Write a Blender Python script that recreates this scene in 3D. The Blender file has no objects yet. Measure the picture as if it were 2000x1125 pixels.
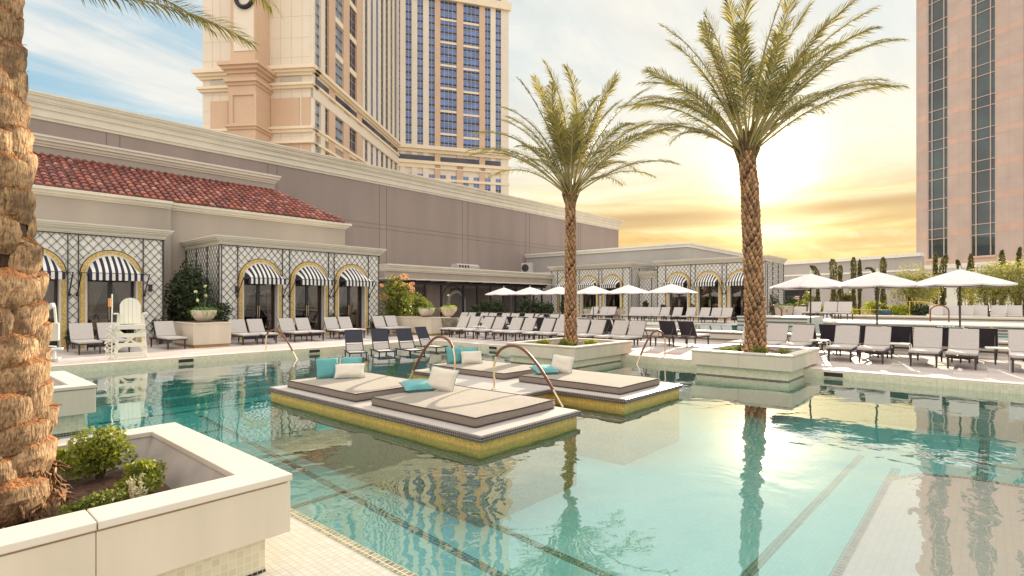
import bpy, bmesh, math, random
from mathutils import Vector, Matrix, noise
R = math.radians
PI = math.pi
scene = bpy.context.scene
COL = scene.collection
rnd = random.Random(7)

# ------------------------------------------------------------------ camera
YAW = math.atan2(930, 1055)
CA, SA = math.cos(YAW), math.sin(YAW)
F_, HX, HY, CZ = 1055., 1000., 588., 1.85
DK = 0.19                                   # deck level, water at 0
cam = bpy.data.cameras.new('camera')
camo = bpy.data.objects.new('camera', cam)
COL.objects.link(camo)
camo.location = (0, 0, CZ)
camo.rotation_euler = (R(90), 0, YAW - R(90))
cam.sensor_width = 36
cam.lens = 36 * F_ / 2000
cam.shift_y = 25.5 / 2000
cam.clip_end = 6000
cam.clip_start = 0.05
scene.camera = camo

def ld(lat, d):                             # lateral / depth seen from the viewpoint -> ground coordinates
    return (d * CA + lat * SA, d * SA - lat * CA)
def gp(px, py, z=0.):                       # a photo pixel on the level z -> ground coordinates
    d = F_ * (CZ - z) / (py - HY)
    return ld((px - HX) * d / F_, d)
def pd(px, d):
    return ld((px - HX) * d / F_, d)
def zz(py, d):
    return CZ + (HY - py) * d / F_
def v_at(px, u):
    t = (px - HX) / F_
    return u * (SA - t * CA) / (CA + t * SA)
def u_at(px, v):
    t = (px - HX) / F_
    return v * (CA + t * SA) / (SA - t * CA)

# ------------------------------------------------------------------ mesh builder
class MB:
    def __init__(s, M=None):
        s.v = []; s.f = []; s.m = []; s.sm = []; s.M = M; s.attr = None; s.cur = None
    def add(s, vs, fs, mat=0, smooth=False):
        b = len(s.v)
        for p in vs:
            p = Vector(p)
            s.v.append(tuple(s.M @ p) if s.M else tuple(p))
        for f in fs:
            s.f.append([i + b for i in f]); s.m.append(mat); s.sm.append(smooth)
            if s.attr is not None: s.attr.append(s.cur)
        return s
    def box(s, x0, y0, z0, x1, y1, z1, mat=0):
        v = [(x0,y0,z0),(x1,y0,z0),(x1,y1,z0),(x0,y1,z0),(x0,y0,z1),(x1,y0,z1),(x1,y1,z1),(x0,y1,z1)]
        return s.add(v, [(0,3,2,1),(4,5,6,7),(0,1,5,4),(1,2,6,5),(2,3,7,6),(3,0,4,7)], mat)
    def bar(s, a, b, w, h=None, mat=0, up=(0,0,1)):     # rectangular bar from a to b
        a = Vector(a); b = Vector(b); h = h or w
        t = (b - a).normalized(); up = Vector(up)
        if abs(t.dot(up)) > .98: up = Vector((1,0,0))
        r = t.cross(up).normalized(); n = r.cross(t)
        v = []
        for p in (a, b):
            for i, j in ((-1,-1),(1,-1),(1,1),(-1,1)):
                v.append(p + r*(i*w/2) + n*(j*h/2))
        return s.add(v, [(3,2,1,0),(4,5,6,7),(0,1,5,4),(1,2,6,5),(2,3,7,6),(3,0,4,7)], mat)
    def tube(s, pts, rad, seg=8, mat=0, caps=True, smooth=True):
        pts = [Vector(p) for p in pts]; n = len(pts)
        rr = rad if isinstance(rad, (list, tuple)) else [rad]*n
        vs = []; up = Vector((0,0,1))
        prev = None
        for i, p in enumerate(pts):
            t = (pts[min(i+1,n-1)] - pts[max(i-1,0)]).normalized()
            if prev is None:
                a = up if abs(t.dot(up)) < .95 else Vector((1,0,0))
                r = t.cross(a).normalized()
            else:
                r = (prev - t*prev.dot(t)).normalized()
            prev = r; q = t.cross(r)
            for k in range(seg):
                th = 2*PI*k/seg
                vs.append(p + (r*math.cos(th) + q*math.sin(th))*rr[i])
        fs = []
        for i in range(n-1):
            for k in range(seg):
                k2 = (k+1) % seg
                fs.append((i*seg+k, i*seg+k2, (i+1)*seg+k2, (i+1)*seg+k))
        s.add(vs, fs, mat, smooth)
        if caps:
            s.add(vs[:seg], [tuple(range(seg))[::-1]], mat)
            s.add(vs[-seg:], [tuple(range(seg))], mat)
        return s
    def lathe(s, prof, seg=24, c=(0,0,0), mat=0, smooth=True, jit=0):
        vs = []
        for r, z in prof:
            for k in range(seg):
                th = 2*PI*k/seg
                vs.append((c[0]+r*math.cos(th), c[1]+r*math.sin(th), c[2]+z))
        fs = []
        for i in range(len(prof)-1):
            for k in range(seg):
                k2 = (k+1) % seg
                fs.append((i*seg+k, i*seg+k2, (i+1)*seg+k2, (i+1)*seg+k))
        return s.add(vs, fs, mat, smooth)
    def prism(s, poly, z0, z1, mat=0):                  # horizontal polygon, extruded up
        n = len(poly)
        v = [(x,y,z0) for x,y in poly] + [(x,y,z1) for x,y in poly]
        fs = [tuple(range(n))[::-1], tuple(range(n,2*n))] + [(i,(i+1)%n,n+(i+1)%n,n+i) for i in range(n)]
        return s.add(v, fs, mat)
    def sweep_x(s, prof, x0, x1, mat=0):                # profile in (y,z) along x
        n = len(prof)
        v = [(x0,y,z) for y,z in prof] + [(x1,y,z) for y,z in prof]
        fs = [tuple(range(n)), tuple(range(n,2*n))[::-1]] + [(i,n+i,n+(i+1)%n,(i+1)%n) for i in range(n)]
        return s.add(v, fs, mat)
    def build(s, name, mats, parent=None, bevel=0, fix=True, subsurf=0):
        me = bpy.data.meshes.new(name)
        me.from_pydata(s.v, [], s.f)
        if not isinstance(mats, (list, tuple)): mats = [mats]
        for m in mats: me.materials.append(m)
        me.polygons.foreach_set('material_index', s.m)
        me.polygons.foreach_set('use_smooth', s.sm)
        if s.attr is not None:
            ca = me.color_attributes.new('tone', 'FLOAT_COLOR', 'CORNER')
            dat = []
            for f, c in zip(s.f, s.attr): dat += list(c)*len(f)
            ca.data.foreach_set('color', dat)
        if fix:
            bm = bmesh.new(); bm.from_mesh(me)
            bmesh.ops.recalc_face_normals(bm, faces=bm.faces)
            bm.to_mesh(me); bm.free()
        me.update()
        o = bpy.data.objects.new(name, me)
        COL.objects.link(o)
        if parent: o.parent = parent
        if bevel:
            b = o.modifiers.new('bevel', 'BEVEL'); b.width = bevel; b.segments = 2; b.limit_method = 'ANGLE'; b.angle_limit = R(40)
        if subsurf:
            b = o.modifiers.new('sub', 'SUBSURF'); b.levels = subsurf; b.render_levels = subsurf
        return o

def tag(o, label=None, cat=None, group=None, kind=None):
    if label: o['label'] = label
    if cat: o['category'] = cat
    if group: o['group'] = group
    if kind: o['kind'] = kind
    return o
def thing(name, label, cat, loc=(0,0,0), rz=0., group=None):
    o = bpy.data.objects.new(name, None); COL.objects.link(o)
    o.empty_display_size = .2
    o.location = loc; o.rotation_euler = (0, 0, rz)
    return tag(o, label, cat, group)
def structure(o): o['kind'] = 'structure'; return o
def dup(root, loc, rz, label=None, group=None, scale=None):
    def cp(o, par):
        c = o.copy(); COL.objects.link(c)
        if par: c.parent = par
        for ch in list(o.children): cp(ch, c)
        return c
    r = cp(root, None)
    r.location = loc; r.rotation_euler = (0, 0, rz)
    if scale: r.scale = scale
    if label: r['label'] = label
    if group: r['group'] = group
    return r

# ------------------------------------------------------------------ materials
class N:
    def __init__(s, name):
        s.mat = bpy.data.materials.new(name); s.mat.use_nodes = True
        s.t = s.mat.node_tree; s.t.nodes.clear()
        s.out = s.t.nodes.new('ShaderNodeOutputMaterial')
    def n(s, typ, **kw):
        o = s.t.nodes.new(typ)
        for k, v in kw.items():
            if k.startswith('i_'):
                key = k[2:]; key = int(key) if key.isdigit() else key.replace('_', ' ')
                if isinstance(v, bpy.types.NodeSocket): s.t.links.new(v, o.inputs[key])
                else: o.inputs[key].default_value = v
            else: setattr(o, k, v)
        return o
    def math(s, op, a, b=None, c=None, clamp=False):
        o = s.t.nodes.new('ShaderNodeMath'); o.operation = op; o.use_clamp = clamp
        for i, x in enumerate((a, b, c)):
            if x is None: continue
            if isinstance(x, bpy.types.NodeSocket): s.t.links.new(x, o.inputs[i])
            else: o.inputs[i].default_value = x
        return o.outputs[0]
    def vmath(s, op, a, b=None):
        o = s.t.nodes.new('ShaderNodeVectorMath'); o.operation = op
        for i, x in enumerate((a, b)):
            if x is None: continue
            if isinstance(x, bpy.types.NodeSocket): s.t.links.new(x, o.inputs[i])
            else: o.inputs[i].default_value = x
        return o
    def mix(s, fac, a, b, typ='MIX'):
        o = s.t.nodes.new('ShaderNodeMix'); o.data_type = 'RGBA'; o.blend_type = typ
        for i, x in ((0, fac), (6, a), (7, b)):
            if isinstance(x, bpy.types.NodeSocket): s.t.links.new(x, o.inputs[i])
            elif i == 0: o.inputs[0].default_value = x
            else: o.inputs[i].default_value = tuple(x) + ((1,) if len(x) == 3 else ())
        return o.outputs[2]
    def link(s, a, b): s.t.links.new(a, b)
    def coord(s, kind='Object'):
        return s.n('ShaderNodeTexCoord').outputs[kind]
    def ramp(s, fac, stops):
        o = s.t.nodes.new('ShaderNodeValToRGB'); s.t.links.new(fac, o.inputs[0])
        cr = o.color_ramp
        while len(cr.elements) < len(stops): cr.elements.new(.5)
        for e, (p, c) in zip(cr.elements, stops):
            e.position = p; e.color = tuple(c) + ((1,) if len(c) == 3 else ())
        return o.outputs[0]
def c4(c): return tuple(c) + (1,)

def mat(name, col, rough=.6, var=.12, scale=3., bump=0., bscale=60., metal=0., spec=.5, streak=False, col2=None, sheen=0, detail=5):
    k = N(name)
    b = k.n('ShaderNodeBsdfPrincipled', i_Roughness=rough, i_Metallic=metal)
    b.inputs['Specular IOR Level'].default_value = spec
    if sheen: b.inputs['Sheen Weight'].default_value = sheen
    P = k.coord()
    if streak:
        mp = k.n('ShaderNodeMapping', i_Vector=P); mp.inputs['Scale'].default_value = (1, 1, .15); Q = mp.outputs[0]
    else: Q = P
    nz = k.n('ShaderNodeTexNoise', i_Vector=Q, i_Scale=scale, i_Detail=float(detail), i_Roughness=.6)
    dark = tuple(x*(1-var) for x in col); lite = tuple(min(1, x*(1+var)) for x in (col2 or col))
    k.link(k.ramp(nz.outputs[0], [(.3, dark), (.7, lite)]), b.inputs['Base Color'])
    if bump:
        n2 = k.n('ShaderNodeTexNoise', i_Vector=P, i_Scale=bscale, i_Detail=4.)
        bp = k.n('ShaderNodeBump', i_Strength=bump, i_Distance=.01, i_Height=n2.outputs[0])
        k.link(bp.outputs[0], b.inputs['Normal'])
    k.link(b.outputs[0], k.out.inputs[0])
    return k.mat

def gridmat(name, size, gap, col, grout, rough=.35, var=.15, offset=None, big=None, spec=.5, bump=.15):
    """square tiles on any axis-aligned face"""
    k = N(name)
    b = k.n('ShaderNodeBsdfPrincipled', i_Roughness=rough)
    b.inputs['Specular IOR Level'].default_value = spec
    P = k.coord()
    Nn = k.n('ShaderNodeNewGeometry').outputs['True Normal']
    if isinstance(size, (int, float)): size = (size,)*3
    sc = k.vmath('DIVIDE', P, tuple(size)).outputs[0]
    if offset: sc = k.vmath('ADD', sc, offset).outputs[0]
    fr = k.vmath('FRACTION', sc).outputs[0]
    fl = k.vmath('FLOOR', sc).outputs[0]
    sp = k.n('ShaderNodeSeparateXYZ', i_0=fr); sn = k.n('ShaderNodeSeparateXYZ', i_0=k.vmath('ABSOLUTE', Nn).outputs[0])
    line = None
    for i in range(3):
        l = k.math('LESS_THAN', sp.outputs[i], gap/size[i])
        w = k.math('LESS_THAN', sn.outputs[i], .6)
        l = k.math('MULTIPLY', l, w)
        line = l if line is None else k.math('MAXIMUM', line, l)
    wn = k.n('ShaderNodeTexWhiteNoise', noise_dimensions='3D', i_Vector=fl)
    nz = k.n('ShaderNodeTexNoise', i_Vector=P, i_Scale=big or 1.2, i_Detail=4.)
    f = k.math('ADD', k.math('MULTIPLY', wn.outputs[0], .55), k.math('MULTIPLY', nz.outputs[0], .45))
    base = k.ramp(f, [(.15, tuple(x*(1-var) for x in col)), (.85, tuple(min(1, x*(1+var)) for x in col))])
    k.link(k.mix(line, base, grout), b.inputs['Base Color'])
    k.link(k.math('ADD', k.math('MULTIPLY', line, .4), rough, clamp=True), b.inputs['Roughness'])
    if bump:
        bp = k.n('ShaderNodeBump', i_Strength=bump, i_Distance=.004, i_Height=k.math('SUBTRACT', 1., line))
        k.link(bp.outputs[0], b.inputs['Normal'])
    k.link(b.outputs[0], k.out.inputs[0])
    return k.mat

def leafmat(name, col, col2, trans=.45, scale=2.5, rough=.5):
    k = N(name)
    P = k.coord()
    nz = k.n('ShaderNodeTexNoise', i_Vector=P, i_Scale=scale, i_Detail=4.)
    wn = k.n('ShaderNodeNewGeometry').outputs['Random Per Island']
    f = k.math('ADD', k.math('MULTIPLY', nz.outputs[0], .6), k.math('MULTIPLY', wn, .4))
    c = k.ramp(f, [(.3, col), (.7, col2)])
    b = k.n('ShaderNodeBsdfPrincipled', i_Roughness=rough, i_Base_Color=c)
    tr = k.n('ShaderNodeBsdfTranslucent', i_Color=k.mix(1., c, (1.5, 1.45, .7), 'MULTIPLY'))
    m = k.n('ShaderNodeMixShader', i_0=trans)
    k.link(b.outputs[0], m.inputs[1]); k.link(tr.outputs[0], m.inputs[2])
    k.link(m.outputs[0], k.out.inputs[0])
    return k.mat

def tonemat(name, rough=.7, bump=0., bscale=40., spec=.4, trans=0, noise_amt=.35, nscale=9.):
    k = N(name)
    a = k.n('ShaderNodeVertexColor', layer_name='tone')
    nz = k.n('ShaderNodeTexNoise', i_Vector=k.coord(), i_Scale=nscale, i_Detail=6., i_Roughness=.65)
    g = k.ramp(nz.outputs[0], [(.3, (1-noise_amt,)*3), (.7, (1+noise_amt*.6,)*3)])
    c = k.mix(1., a.outputs[0], g, 'MULTIPLY')
    if name == 'palm_trunk':
        mp0 = k.n('ShaderNodeMapping', i_Vector=k.coord()); mp0.inputs['Scale'].default_value = (1, 1, .22)
        nf = k.n('ShaderNodeTexNoise', i_Vector=mp0.outputs[0], i_Scale=85., i_Detail=4., i_Roughness=.7)
        c = k.mix(1., c, k.ramp(nf.outputs[0], [(.36, (.35,.28,.22)), (.52, (1.,1.,1.)), (.7, (1.25,1.2,1.1))]), 'MULTIPLY')
        nb = k.n('ShaderNodeTexNoise', i_Vector=k.coord(), i_Scale=5.5, i_Detail=7., i_Roughness=.7)
        c = k.mix(k.ramp(nb.outputs[0], [(.50, (0,0,0)), (.62, (.75,.75,.75))]), c, (.10,.052,.026))
    b = k.n('ShaderNodeBsdfPrincipled', i_Roughness=rough, i_Base_Color=c)
    b.inputs['Specular IOR Level'].default_value = spec
    if bump:
        mp = k.n('ShaderNodeMapping', i_Vector=k.coord()); mp.inputs['Scale'].default_value = (1, 1, .3)
        n2 = k.n('ShaderNodeTexNoise', i_Vector=mp.outputs[0], i_Scale=bscale, i_Detail=5.)
        bp = k.n('ShaderNodeBump', i_Strength=bump, i_Distance=.02, i_Height=n2.outputs[0])
        k.link(bp.outputs[0], b.inputs['Normal'])
    k.link(b.outputs[0], k.out.inputs[0])
    return k.mat

def glassmat(name, col, rough=.04, spec=.9, var=.35, scale=.5, metal=0.):
    k = N(name)
    nz = k.n('ShaderNodeTexNoise', i_Vector=k.coord(), i_Scale=scale, i_Detail=2.)
    c = k.ramp(nz.outputs[0], [(.35, tuple(x*(1-var) for x in col)), (.65, tuple(x*(1+var) for x in col))])
    b = k.n('ShaderNodeBsdfPrincipled', i_Roughness=rough, i_Base_Color=c, i_Metallic=metal)
    b.inputs['Specular IOR Level'].default_value = spec
    k.link(b.outputs[0], k.out.inputs[0])
    return k.mat

M = {}
M['white'] = mat('white_paint', (.78,.76,.70), .45, .05)
M['cream_wall'] = mat('cream_wall', (.82,.79,.735), .7, .05, 1.5, .1)
M['cornice'] = mat('cornice_stone', (.66,.61,.52), .65, .06, 1., .1)
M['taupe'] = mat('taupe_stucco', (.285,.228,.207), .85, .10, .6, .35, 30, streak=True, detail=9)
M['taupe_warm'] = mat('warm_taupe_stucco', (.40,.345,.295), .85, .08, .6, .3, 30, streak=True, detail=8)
M['joint'] = mat('wall_joint', (.19,.155,.14), .9, .1)
M['grey_wall'] = mat('grey_stucco', (.42,.40,.38), .85, .07, .4, .2)
M['iron'] = mat('dark_iron', (.022,.02,.026), .45, .2, 8.)
M['gold'] = gridmat('gold_mosaic', .035, .004, (.62,.42,.12), (.48,.36,.18), .3, .45)
M['navy'] = mat('navy_fabric', (.020,.022,.045), .85, .15)
M['ivory'] = mat('ivory_fabric', (.74,.72,.68), .85, .05)
M['door'] = mat('dark_door_frame', (.03,.018,.018), .35, .2)
M['room'] = mat('dark_room', (.05,.032,.028), .8, .4, 1.5)
M['curtain'] = mat('beige_curtain', (.36,.29,.21), .9, .1, 5.)
M['sofa'] = mat('daybed_fabric', (.50,.42,.30), .9, .08)
M['deck'] = gridmat('deck_paving', (.61,.61,.61), .006, (.52,.455,.43), (.34,.30,.27), .55, .14, bump=.1)
M['coping'] = gridmat('coping_stone', (.9,.9,5.), .006, (.62,.57,.51), (.5,.45,.4), .5, .05, bump=.05)
M['islandstone'] = gridmat('island_paving', (.6,.6,5.), .006, (.47,.43,.405), (.36,.33,.3), .5, .08, bump=.05)
M['umbrella_underside_shade'] = mat('umbrella_underside_shade', (.20,.18,.19), .85, .05)  # shade beneath the white canopy, painted as a darker underside layer
M['pooltile'] = gridmat('pool_mosaic', .05, .005, (.80,.82,.77), (.70,.73,.67), .3, .07)
M['shelftile'] = gridmat('shelf_mosaic', .05, .004, (.78,.74,.64), (.68,.64,.55), .3, .06)
M['ledgetile'] = gridmat('ledge_mosaic', .05, .004, (.50,.48,.43), (.33,.31,.27), .35, .10)
M['creamtile'] = gridmat('cream_mosaic', .05, .005, (.66,.60,.44), (.76,.71,.58), .3, .13)
M['goldtile'] = gridmat('gold_tile', .03, .004, (.66,.41,.08), (.54,.39,.15), .3, .28)
M['darktile'] = gridmat('dark_tile', .035, .006, (.045,.03,.04), (.33,.27,.22), .25, .5)
M['floorline'] = gridmat('floor_line_tile', .05, .008, (.23,.23,.16), (.5,.47,.36), .25, .4)
M['limestone'] = mat('limestone_cladding', (.63,.55,.445), .55, .09, 1.6, .12, 30, streak=True, detail=9)
M['limecap'] = mat('limestone_cap', (.66,.60,.52), .5, .04, 2., .06, 30)
M['marble'] = mat('grey_stone_lining', (.40,.36,.34), .6, .2, 2.5, .1, 30)
M['soil'] = mat('bark_mulch', (.055,.028,.02), .95, .6, 14., 1., 40, col2=(.11,.06,.04))
M['plinth'] = mat('ochre_plinth', (.45,.28,.10), .6, .15, 6.)
M['cushion'] = mat('grey_cushion', (.49,.45,.43), .95, .06, 20., .35, 260, sheen=.2)
M['sling'] = mat('dark_sling', (.045,.038,.05), .8, .2, 10.)
M['navysling'] = mat('navy_sling', (.022,.024,.042), .7, .2, 10.)
M['leg'] = mat('dark_leg', (.04,.03,.03), .4, .2)
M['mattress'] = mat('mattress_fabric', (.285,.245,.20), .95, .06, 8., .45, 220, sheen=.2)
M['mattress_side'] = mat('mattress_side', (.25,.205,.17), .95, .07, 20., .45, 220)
M['piping'] = mat('dark_piping', (.06,.04,.05), .8, .1)
M['teal'] = mat('turquoise_fabric', (.095,.315,.325), .85, .07, 6., .3, 200, sheen=.3)
M['pillow'] = mat('cream_fabric', (.60,.54,.46), .9, .05, 6., .3, 200, sheen=.3)
M['rail'] = mat('leather_wrap', (.16,.05,.028), .45, .25, 20.)
M['steel'] = mat('brass_steel', (.75,.62,.45), .22, .1, metal=1.)
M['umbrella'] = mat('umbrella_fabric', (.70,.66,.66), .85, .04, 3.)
M['pole'] = mat('umbrella_pole', (.06,.045,.04), .4, .2)
M['bowl'] = mat('stone_bowl', (.62,.54,.44), .8, .08, 5., .2, 60)
M['greypot'] = mat('textured_pot', (.24,.20,.16), .85, .4, 6., 1., 25)
M['tower_cream'] = mat('tower_cream', (.74,.66,.55), .75, .05, .12)
M['tower_tan'] = mat('tower_tan', (.62,.44,.31), .75, .07, .12)
M['tower_line'] = mat('tower_joint', (.58,.47,.36), .8, .1)
M['tower_lintel'] = mat('tower_trim', (.80,.69,.52), .7, .05, .2)
M['tower_glass'] = glassmat('blue_tower_glass', (.11,.19,.43), .12, .6, .25, .35)
M['tower_glass_dark'] = glassmat('dark_tower_glass', (.035,.035,.06), .12, .6, .4, .3)
M['tower_glass_pale'] = glassmat('pale_tower_glass', (.26,.33,.43), .1, .6, .25, .5)
M['spandrel'] = mat('dark_spandrel', (.018,.02,.05), .4, .3)
M['mullion'] = mat('mullion', (.50,.47,.42), .5, .1)
M['pink'] = mat('pink_stone', (.62,.43,.345), .7, .04, .3)
M['beige'] = mat('beige_stone', (.53,.425,.375), .7, .04, .3)
M['rglass'] = glassmat('dark_green_glass', (.025,.045,.05), .03, 1., .5, .3)
M['yellow'] = mat('yellow_rail', (.65,.42,.04), .4, .1)
M['bark'] = mat('tree_bark', (.12,.085,.06), .9, .3, 10., .6)
M['frond'] = leafmat('frond_green', (.095,.095,.040), (.34,.285,.11), .45, 1.2)
M['rachis'] = mat('rachis', (.36,.30,.12), .5, .15)
M['trunk'] = tonemat('palm_trunk', .85, 1., 55., noise_amt=.45, nscale=16.)
M['bush_dark'] = leafmat('dark_leaf', (.022,.035,.018), (.06,.085,.03), .3, 2.)
M['boxwood'] = leafmat('boxwood_leaf', (.12,.16,.025), (.34,.36,.06), .4, 6.)
M['fern'] = leafmat('fern_leaf', (.07,.15,.03), (.2,.32,.06), .4, 4.)
M['lime'] = leafmat('lime_leaf', (.22,.30,.03), (.46,.46,.06), .4, 4.)
M['olive'] = leafmat('olive_leaf', (.17,.19,.06), (.42,.38,.15), .4, 1.)
M['cypress'] = leafmat('cypress_leaf', (.06,.07,.025), (.20,.18,.07), .35, 2.)
M['blossom'] = leafmat('pink_blossom', (.58,.25,.25), (.62,.46,.26), .35, 5.)
M['shrub_mid'] = leafmat('mid_leaf', (.08,.12,.02), (.25,.26,.06), .4, 3.)
M['pale_twig'] = leafmat('pale_twig', (.40,.36,.26), (.62,.58,.44), .2, 8.)
M['flower_white'] = leafmat('white_flower', (.7,.7,.55), (.85,.83,.7), .3, 8.)
M['grey_metal'] = mat('painted_metal', (.36,.33,.32), .5, .06)
M['black'] = mat('black_opening', (.012,.012,.014), .6, .2)
M['rooftile'] = tonemat('terracotta', .75, .3, 20., noise_amt=.3, nscale=5.)
M['guard'] = mat('white_plastic', (.74,.71,.62), .4, .04)
M['liftgrey'] = mat('lift_plastic', (.55,.61,.60), .4, .06)
M['orange'] = mat('orange_tube', (.70,.30,.08), .5, .1)
M['redtile'] = gridmat('terracotta_paving', .2, .01, (.50,.30,.22), (.58,.48,.40), .6, .15)
M['terrace'] = gridmat('pale_terrace_tile', (5., 5., .09), .002, (.58,.54,.47), (.5,.46,.4), .45, .05)
M['ground'] = mat('ground_far', (.30,.26,.22), .9, .2, .05)
M['sign'] = mat('sign_face', (.72,.52,.46), .6, .05)

def watermat():
    k = N('pool_water')
    P = k.coord()
    n1 = k.n('ShaderNodeTexNoise', i_Vector=P, i_Scale=1.1, i_Detail=2., i_Roughness=.45, i_Distortion=.6)
    n2 = k.n('ShaderNodeTexNoise', i_Vector=P, i_Scale=4.5, i_Detail=2., i_Roughness=.5, i_Distortion=.5)
    n3 = k.n('ShaderNodeTexNoise', i_Vector=P, i_Scale=.22, i_Detail=2.)
    patch = k.n('ShaderNodeMapRange', i_Value=n3.outputs[0]); patch.inputs[1].default_value = .42; patch.inputs[2].default_value = .62
    patch.inputs[3].default_value = .25; patch.inputs[4].default_value = 1.
    h = k.math('ADD', k.math('MULTIPLY', n1.outputs[0], 1.), k.math('MULTIPLY', n2.outputs[0], .20))
    h = k.math('MULTIPLY', h, patch.outputs[0])
    bp = k.n('ShaderNodeBump', i_Strength=1., i_Distance=.017, i_Height=h)
    tr = k.n('ShaderNodeBsdfTransparent', i_Color=(.97, 1, .99, 1))
    gl = k.n('ShaderNodeBsdfGlossy', i_Roughness=0.0, i_Normal=bp.outputs[0], i_Color=(1,1,1,1))
    fr = k.n('ShaderNodeFresnel', i_IOR=1.33, i_Normal=bp.outputs[0])
    m = k.n('ShaderNodeMixShader', i_0=k.math('POWER', fr.outputs[0], .41))
    k.link(tr.outputs[0], m.inputs[1]); k.link(gl.outputs[0], m.inputs[2])
    k.link(m.outputs[0], k.out.inputs[0])
    va = k.n('ShaderNodeVolumeAbsorption', i_Color=(.12, .975, .965, 1), i_Density=.34)
    k.link(va.outputs[0], k.out.inputs[1])
    return k.mat
M['water'] = watermat()

def paneglass():
    k = N('door_glass')
    tr = k.n('ShaderNodeBsdfTransparent', i_Color=(.85,.82,.8,1))
    gl = k.n('ShaderNodeBsdfGlossy', i_Roughness=.02)
    fr = k.n('ShaderNodeFresnel', i_IOR=1.7)
    m = k.n('ShaderNodeMixShader', i_0=fr.outputs[0])
    k.link(tr.outputs[0], m.inputs[1]); k.link(gl.outputs[0], m.inputs[2])
    k.link(m.outputs[0], k.out.inputs[0]); return k.mat
M['pane'] = paneglass()

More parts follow.
